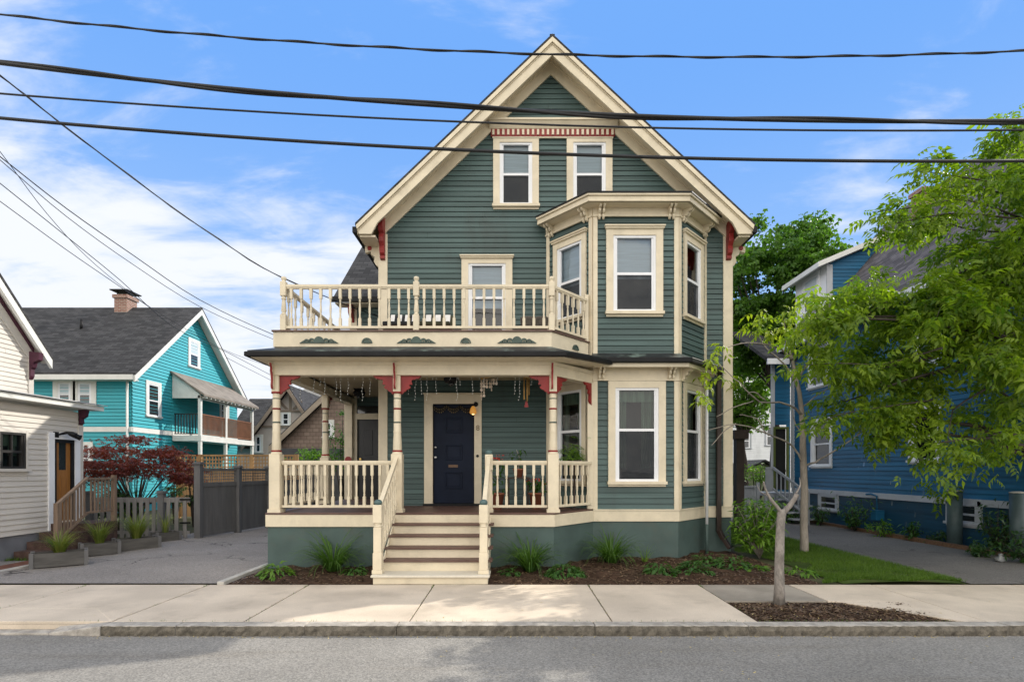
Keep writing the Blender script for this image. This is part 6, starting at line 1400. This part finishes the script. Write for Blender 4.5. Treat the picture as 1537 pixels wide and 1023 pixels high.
for i, (px, Y, R_, n_, mat, lab, h) in enumerate(((414, 8.72, .25, 200, m_lf_brt, 'bright lime green low plant at the left end of the bed', .2), (531, 8.85, .17, 90, m_lf_mid, 'small green leafy plant against the left side of the steps', .16), (767, 8.75, .14, 60, m_lf_mid, 'tiny pale leafy plant just right of the bottom step', .12), (848, 8.75, .29, 260, m_lf_mid, 'broad low green plant between the two right daylily clumps', .2), (990, 8.85, .24, 200, m_lf_mid, 'dark green low plant left of a pair in front of the bay corner', .2), (1040, 8.95, .28, 240, m_lf_mid, 'dark green low plant right of a pair in front of the bay corner', .22), (1098, 9.5, .32, 170, m_lf_mid, 'loose leafy plant at the foot of the brown downspout', .22), (1130, 9.2, .22, 70, m_lf_brt, 'sparse pale plant at the edge of the mulch left of the street tree', .10), (1200, 8.95, .26, 80, m_lf_brt, 'low yellow green plant on mulch right of the street tree trunk', .09), (1062, 9.75, .25, 120, m_lf_mid, 'leafy plant at the foot of the white pipe', .2))):
    o = rosette('leafy_plant', (PX(px, Y), Y, .02), n_, .14, .05, R_, mat, h); tag(o, lab, 'plant', 'low plants in the front bed')
# airy weed by the bay
t = MB(); o = blades('weed', (PX(968, 9.9), 9.9, .03), 26, .42, .008, .6, .5, m_lf_brt, foot=.05); tag(o, 'thin airy weed against the teal foundation under the bay', 'plant')
# big bright shrub at the house corner
sh = thing('shrub', 'bright green bushy shrub at the right front corner of the green house', 'shrub', (PX(1140, 10.6), 10.6, 0))
mb = MB(); P = []; b = Vector((PX(1140, 10.6), 10.6, 0))
for i in range(46):
    a = rnd.uniform(0, 6.28); q = b + Vector((.52 * math.cos(a) * rnd.uniform(.1, 1), .45 * math.sin(a) * rnd.uniform(.1, 1), rnd.uniform(.35, 1.18))); mb.tube([b, b.lerp(q, .5) + Vector((0, 0, .1)), q], [.012, .008, .003], 5)
    for _ in range(24): f = rnd.uniform(.45, 1.05); w = b.lerp(q, f); P.append((w.x + rnd.gauss(0, .08), w.y + rnd.gauss(0, .08), w.z + rnd.gauss(0, .06)))
mb.build('stem', m_bark, sh); P = np.array(P); n = len(P); foliage('foliage', m_lf_brt, tmpl([leaflet(.17, .055, (0, 0, 0), (1, 0, .1), .5)]), P, rn(n, 0, 6.28), rn(n, -.5, .5), rn(n, -.5, .5), rn(n, .7, 1.2), sh)
# plants along the blue house
def leafy_bush(px, Y, R_, h, n_, mat, lab, L=.13, group='plants along the blue house'):
    x = min(PX(px, Y), 9.95 if Y > 10.6 else 99); P = []; b = Vector((x, Y, 0)); t = thing('garden_bush', lab, 'plant', b, group); mb = MB()
    for i in range(max(6, n_ // 22)):
        a = rnd.uniform(0, 6.28); q = b + Vector((R_ * math.cos(a) * rnd.uniform(.1, 1), R_ * math.sin(a) * rnd.uniform(.1, 1), h * rnd.uniform(.45, 1))); mb.tube([b, b.lerp(q, .5) + Vector((0, 0, .05)), q], [.008, .006, .002], 4)
        for _ in range(22): f = rnd.uniform(.3, 1.05); w = b.lerp(q, f); P.append((w.x + rnd.gauss(0, .06), w.y + rnd.gauss(0, .06), w.z + rnd.gauss(0, .05)))
    mb.build('stem', m_barkd, t); P = np.array(P); n = len(P); foliage('foliage', mat, tmpl([leaflet(L, L * .36, (0, 0, 0), (1, 0, .1), .5)]), P, rn(n, 0, 6.28), rn(n, -.4, .6), rn(n, -.5, .5), rn(n, .7, 1.25), t); return t
leafy_bush(1190, 17.5, .5, .7, 260, m_lf_mid, 'low green bush at the far end beside the grey stair')
leafy_bush(1232, 16.6, .42, .75, 220, m_lf_mid, 'green bush in front of the small far basement window')
leafy_bush(1283, 15.2, .55, 1.0, 380, m_lf_mid, 'tallest of the green bushes along the blue wall, by the gas meter')
leafy_bush(1322, 14.0, .35, .45, 150, m_lf_brt, 'low strap leaved bush right of the tall one by the gas meter')
leafy_bush(1372, 13.2, .25, .6, 110, m_lf_mid, 'slim upright plant midway along the blue wall')
leafy_bush(1405, 12.7, .25, .3, 80, m_lf_drk, 'small sparse plant left of the near bollard')
leafy_bush(1500, 10.9, .5, 1.1, 520, m_lf_drk, 'dark leafy shrub between the two bollards')
leafy_bush(1470, 10.7, .3, .4, 160, m_lf_drk, 'low dark ground plant right of the near bollard')
leafy_bush(1535, 10.0, .45, .6, 300, m_lf_drk, 'dark low shrub at the right edge in front of the far bollard')
bg_ = thing('plastic_bag', 'crumpled pale plastic bag lying by the dark shrub at right', 'bag', (PX(1500, 10.1), 10.1, .02))
mb = MB(); c = Vector((PX(1500, 10.1), 10.1, .02)); r_ = random.Random(4)
mb.lathe([(.06, .02), (.09, .04), (.07, .08), (.04, .12), (.02, .15)], c.x, c.y, 9); mb.v = [(x + r_.uniform(-.03, .03) + (z * .2), y + r_.uniform(-.03, .03), z + r_.uniform(-.01, .02)) for x, y, z in mb.v]; mb.build('bag_body', pm('grey_plastic', (.25, .26, .26), .15, 6, .4), bg_)
# grass tufts in planters
tl = ['grass tuft in the planter box nearest the sidewalk', 'thin yellowing grass tuft in the second planter box', 'fullest green grass tuft in the third planter box', 'sparse thin grass stems in the smallest planter box by the gate']
for i, (x, y, z) in enumerate(planters):
    o = blades('grass_tuft', (x, y, z), (190, 150, 230, 40)[i], (.55, .66, .78, .7)[i], .011, (.6, .35, .45, .12)[i], .8, m_straw, foot=.07); tag(o, tl[i], 'plant', 'grass tufts in the planters')
# shrubs behind the porch and fences
def back_shrub(px, py, Y, R_, hgt, mat, lab, n_=900, name='shrub', L=.14):
    c = AT(px, py, Y); t = thing(name, lab, 'shrub', (c.x, Y, 0), None); P, cls = crown_points(c, (R_, R_, hgt), 26, n_ // 26, R_ * .22, .2, int(px)); mb = MB()
    for q in cls[::3]: mb.tube([(c.x, Y, 0), tuple(Vector((c.x, Y, 0)).lerp(q, .5)), tuple(q)], [.04, .03, .01], 5)
    mb.build('stem', m_barkd, t); n = len(P); foliage('foliage', mat, tmpl([leaflet(L, L * .5, (0, 0, 0), (1, 0, .1), .4)]), P, rn(n, 0, 6.28), rn(n, -.3, .7), rn(n, -.5, .5), rn(n, .7, 1.3), t)
back_shrub(472, 690, 21, .85, .5, m_lf_brt, 'round yellow green shrub seen between the left porch posts')
back_shrub(515, 660, 22, .75, 1.2, m_lf_mid, 'tall green shrub seen beside the far porch post')
back_shrub(262, 735, 17.5, .28, .9, m_lf_drk, 'narrow dark evergreen in front of the golden cedar fence', 700, 'evergreen_shrub', .10)
back_shrub(291, 732, 16.5, .25, .75, m_lf_drk, 'small dark evergreen beside the first grey board fence post', 600, 'evergreen_shrub', .10)
back_shrub(175, 755, 14.4, .55, .35, m_lf_drk, 'low dark green shrub under the red maple', 700)
back_shrub(1136, 712, 24, .7, .4, m_lf_brt, 'yellow flowering bush behind the grey deck railing', 500)
# porch plants
t = thing('potted_plant', 'leafy plant in terracotta pot on a small table right of the front door', 'plant', (PX(778, 10.7), 10.7, FLZ))
x, y = PX(778, 10.7), 10.7
mb = MB((x, y, 0)); mb.box(-.22, .22, -.18, .18, 1.55, 1.58); ptab = mb.build('table_top', m_dspout, t)
for sx in (-.19, .19):
    for sy in (-.15, .15): mb = MB((x, y, 0)); mb.box(sx - .015, sx + .015, sy - .015, sy + .015, FLZ, 1.55); mb.build('leg', m_dspout, t)
mb = MB((x, y, 0)); mb.lathe([(.07, 1.581), (.1, 1.72), (.11, 1.72), (.11, 1.745), (.095, 1.745)], 0, 0, 14); mb.build('pot', m_terra, t)
mb = MB(); limb(mb, [(x, y, 1.72), (x + .02, y, 1.95), (x - .04, y, 2.12)], .012, .005, 5); mb.build('stem', m_bark, t)
P = np.array([(x + rnd.gauss(0, .1), y + rnd.gauss(0, .08), 1.9 + rnd.uniform(-.15, .25)) for _ in range(26)]); n = len(P); foliage('foliage', m_lf_mid, tmpl([leaflet(.15, .06, (0, 0, 0), (1, 0, .1), .5)]), P, rn(n, 0, 6.28), rn(n, -.3, .5), rn(n, -.3, .3), rn(n, .7, 1.2), t)
m_flower = leaf_mat('red_flower', (.4, .02, .02), (.6, .06, .04), .3)
for (px, py, Y, lab) in ((746, 690, 10.4, 'small pot of red flowers just right of the top stair newel'), (805, 722, 10.5, 'pot of red flowers and leaves behind the right porch rail')):
    x, z = PX(px, Y), PZ(py, Y); t = thing('flower_pot', lab, 'plant', (x, Y, FLZ), 'flower pots on the porch')
    mb = MB((x, Y, 0)); mb.lathe([(.09, FLZ), (.14, FLZ + .28), (.15, FLZ + .28), (.15, FLZ + .31), (.12, FLZ + .31)], 0, 0, 14); mb.build('pot', m_terra, t)
    hh = max(.15, z - FLZ - .3); P = np.array([(x + rnd.gauss(0, .1), Y + rnd.gauss(0, .08), FLZ + .32 + hh * rnd.random()) for _ in range(90)]); n = len(P); foliage('foliage', m_lf_mid, tmpl([leaflet(.11, .06, (0, 0, 0), (1, 0, .1), .5)]), P, rn(n, 0, 6.28), rn(n, -.3, .5), rn(n, -.3, .3), rn(n, .7, 1.2), t)
    P = np.array([(x + rnd.gauss(0, .09), Y - .05 + rnd.gauss(0, .07), z + rnd.gauss(0, .04)) for _ in range(26)]); n = len(P); foliage('flower', m_flower, tmpl([leaflet(.05, .05, (0, 0, 0), (1, 0, .3), .1)]), P, rn(n, 0, 6.28), rn(n, -1, .5), rn(n, -.3, .3), rn(n, .7, 1.2), t)
x, y = PX(862, 10.55), 10.55
t = thing('hanging_fern', 'bushy green fern in front of the lower left bay window on the porch', 'plant', (x, y, FLZ))
mb = MB((x, y, 0)); mb.lathe([(.12, FLZ), (.02, FLZ + .03), (.02, FLZ + .75), (.10, FLZ + .78), (.14, FLZ + .95), (.12, FLZ + .95)], 0, 0, 12); mb.build('pot_stand', m_dspout, t)
P = np.array([(x + rnd.gauss(0, .1), y + rnd.gauss(0, .09), FLZ + .95 + abs(rnd.gauss(0, .17))) for _ in range(110)]); n = len(P); foliage('foliage', m_lf_brt, compound(.16, 4, .05, .018), P, rn(n, 0, 6.28), rn(n, -.5, .8), rn(n, -.3, .3), rn(n, .7, 1.2), t)

# --- ground cover nobody could count
def scatter_blades(name, n, fx, L, w, mat, label):
    V = np.zeros((n, 3, 3), np.float32)
    for i in range(n):
        x, y, z = fx(); a = rnd.uniform(0, 6.28); l = L * rnd.uniform(.5, 1.2); d = (math.cos(a) * w, math.sin(a) * w); le = (rnd.gauss(0, .4) * l, rnd.gauss(0, .4) * l)
        V[i] = ((x - d[0], y - d[1], z), (x + d[0], y + d[1], z), (x + le[0], y + le[1], z + l))
    me = raw_mesh(name, V.reshape(-1, 3), np.arange(n * 3).reshape(-1, 3)); o = link(name, me, mat, Vector((0, 0, 0))); stuff(o, label, 'grass'); return o
def lawn_pt():
    while True:
        x = rnd.uniform(4.7, 6.95); y = 8.2 + 7.6 * rnd.random() ** 1.6
        e = 5.0 + .25 * math.sin(y * 2.1) + .12 * math.sin(y * 5.3) - max(0, (9.0 - y)) * .0
        bare = math.sin(x * 4.1 + y * 2.3) * math.sin(y * 3.7 - x * 1.9) > .62 and y < 9.6
        if x > e and (y > 8.32 + .1 * math.sin(x * 5)) and not (bare and rnd.random() < .85): return x, y, .01 + .03 * max(0, math.sin((x - 5) / 1.88 * math.pi))
scatter_blades('lawn_grass', 42000, lawn_pt, .06, .0035, m_grass, 'short green grass of the lawn beside the right driveway')
def weed_pt():
    if rnd.random() < .75: return rnd.uniform(-11.2, -8.9), 11.2 + 2.3 * rnd.random() ** .7 , 0.0
    return rnd.uniform(-10.6, -9.2), rnd.uniform(10.2, 11.2), 0.0
scatter_blades('verge_grass', 9000, weed_pt, .07, .004, m_grass, 'patchy grass in front of the picket fence behind the planters')
def chips(name, n, fx, s0, s1, mat, label, cat):
    V = np.zeros((n, 4, 3), np.float32)
    for i in range(n):
        x, y, z = fx(); a = rnd.uniform(0, 6.28); l = rnd.uniform(s0, s1); w = l * rnd.uniform(.2, .5); u = Vector((math.cos(a), math.sin(a), rnd.uniform(-.4, .4))) * l; v = Vector((-math.sin(a), math.cos(a), rnd.uniform(-.3, .3))) * w; c = Vector((x, y, z))
        for k, q in enumerate((c - u - v, c + u - v, c + u + v, c - u + v)): V[i, k] = q
    me = raw_mesh(name, V.reshape(-1, 3), np.arange(n * 4).reshape(-1, 4)); o = link(name, me, mat, Vector((0, 0, 0))); stuff(o, label, cat)
m_chip = leaf_mat('bark_chip', (.045, .028, .018), (.17, .11, .065), .0); m_petal = leaf_mat('fallen_petal', (.35, .26, .09), (.55, .45, .22), .1)
from mathutils.bvhtree import BVHTree
def dropper(names):
    trees = []
    for nm in names:
        o = bpy.data.objects[nm]; trees.append((BVHTree.FromPolygons([tuple(v.co + o.location) for v in o.data.vertices], [tuple(p.vertices) for p in o.data.polygons])))
    def f(x, y):
        z = -9
        for t in trees:
            h = t.ray_cast(Vector((x, y, 3)), Vector((0, 0, -1)))
            if h[0] is not None: z = max(z, h[0].z)
        return z
    return f
dropz = dropper(['planting_bed', 'tree_pit_soil'])
def bed_pt():
    while True:
        x, y = rnd.uniform(-4.3, 5.2), rnd.uniform(8.18, 10.9)
        if -2.3 < x < -.3 and y > 8.1: continue
        if x < .7 and y > 9.5: continue
        z = dropz(x, y)
        if z > -1: return x, y, z + .006
def pit_pt():
    x, y = rnd.uniform(2.85, 5.1), rnd.uniform(6.22, 7.1); return x, y, dropz(x, y) + .006
chips('bark_chips', 7000, lambda: bed_pt() if rnd.random() < .7 else pit_pt(), .010, .032, m_chip, 'brown bark mulch chips scattered over the planting beds', 'mulch')
def pet_pt():
    k = rnd.random()
    if k < .45: return rnd.uniform(-5, 8), 5.98 - abs(rnd.gauss(0, .05)), -.135
    if k < .62: x, y, z = pit_pt(); return x, y, z + .004
    if k < .74: x, y, z = bed_pt(); return x, y, z + .004
    if k < .86: return rnd.uniform(-5, 8), rnd.choice((rnd.uniform(6.2, 8.1), 8.12 - abs(rnd.gauss(0, .04)))), .004
    return rnd.uniform(-1, 8), rnd.uniform(4.5, 5.9), -.128
dz2 = dropper(['road'])
def pet2():
    x, y, z = pet_pt()
    if y < 5.985: z = dz2(x, y) + .004
    return x, y, z
chips('fallen_petals', 650, pet2, .005, .013, m_petal, 'small yellow fallen petals along the kerb and on the mulch', 'petals')

def joint_pt():
    j = rnd.choice([-6.35, -4.55, -3.05, -1.17, 1.14, 2.80]); 
    if rnd.random() < .5: return j + rnd.gauss(0, .006), rnd.choice((rnd.uniform(6.3, 8.1), 8.1 - abs(rnd.gauss(0, .08)))), -.004
    return rnd.choice((rnd.uniform(-5, 2.7), rnd.uniform(2.8, 5))), 6.19 + rnd.gauss(0, .006), -.002
scatter_blades('joint_weeds', 420, joint_pt, .028, .003, m_grass, 'tiny green weeds growing in the sidewalk joints')

# ================================================================ OVERHEAD WIRES
def wire(label, pts, r, Y=None, twist=0, n=40, tail=True):
    """smooth sagging cable through points; first and last spans are carried on outside the view"""
    P = [AT(*p) if len(p) == 3 else AT(p[0], p[1], Y) for p in pts]
    ts = [0]
    for a, b in zip(P[:-1], P[1:]): ts.append(ts[-1] + (b - a).length)
    A = np.array([[t * t, t, 1] for t in ts]); out = []
    co = [np.linalg.lstsq(A, np.array([p[i] for p in P]), rcond=None)[0] for i in range(3)]
    e = ts[-1] * .45 if tail else 0
    for k in range(n + 1):
        t = -e + (ts[-1] + 2 * e) * k / n if tail else ts[-1] * k / n
        if tail == 1 or tail is True: pass
        out.append(Vector([co[i] @ np.array([t * t, t, 1]) for i in range(3)]))
    mb = MB(); mb.tube(out, r, 8)
    if twist:
        m = len(out) * 8; Q = []
        for k in range(m):
            f = k / 8; i = min(int(f), len(out) - 2); c = out[i].lerp(out[i + 1], f - i); a = k * twist; Q.append(c + Vector((0, math.cos(a), math.sin(a))) * r * 1.15)
        mb.tube(Q, r * .8, 6)
    return tag(mb.build('overhead_cable', m_cable), label, 'cable', 'overhead cables')
wire('twisted black cable, topmost, crossing in front of the roof peak', [(0, 21), (400, 62), (768, 79), (1100, 85), (1537, 77)], .0095, 6.2, .42)
wire('thickest black cable, second from the top, crossing the upper gable', [(0, 95), (400, 138), (768, 165), (1100, 179), (1537, 181)], .021, 6.0, .10)
wire('thin black cable just under the thickest one', [(0, 141), (400, 167), (768, 187), (1100, 194), (1537, 195)], .010, 5.8)
wire('lowest thick black cable crossing the attic windows', [(0, 178), (400, 207), (768, 229), (1100, 240), (1537, 241)], .0165, 5.8)
def service(label, pts, r, twist=0):
    P = [AT(*p) for p in pts]; a, b = P[0], P[-1]; a2 = a + (a - P[1]) * 1.2
    Q = [a2] + P; mb = MB(); L = limb(mb, Q, r, r, 6)
    if twist: mb.tube([c + Vector((0, math.cos(k * 1.3), math.sin(k * 1.3))) * r * 1.5 for k, c in enumerate(L)], r * .8, 5)
    return tag(mb.build('service_wire', m_cable), label, 'wire', 'service wires to the houses')
service('twisted service wire sloping from the top left down to the side of the green house', [(0, 113, 7.4), (90, 184, 8), (230, 290, 9.2), (330, 360, 10.4), (420, 415, 11.6), (540, 465, 13.2), (604, 486, 14.2)], .010, 1)
service('upper of the pair of wires sloping down to the porch roof', [(0, 235, 7.6), (100, 313, 8.6), (200, 383, 10), (300, 450, 11.6), (408, 501, 13.4), (470, 522, 14.2)], .008)
service('lower of the pair of wires sloping down to the porch roof', [(0, 240, 7.8), (100, 325, 8.8), (200, 397, 10.2), (300, 460, 11.8), (408, 508, 13.6), (470, 530, 14.4)], .006)
service('thin wire passing just above the brick chimney', [(0, 275, 12), (100, 355, 14), (180, 420, 16), (260, 490, 19), (340, 528, 22), (405, 562, 25)], .010)
service('thin wire crossing behind the chimney toward the left porch corner', [(0, 302, 16), (100, 375, 18), (180, 430, 21), (230, 465, 27), (310, 520, 30), (410, 572, 33)], .012)
service('slack thin wire branching off near the left edge above the chimney', [(14, 246, 12), (70, 320, 14), (130, 385, 16), (190, 435, 18), (240, 470, 20.5), (330, 522, 22), (400, 548, 24)], .008)
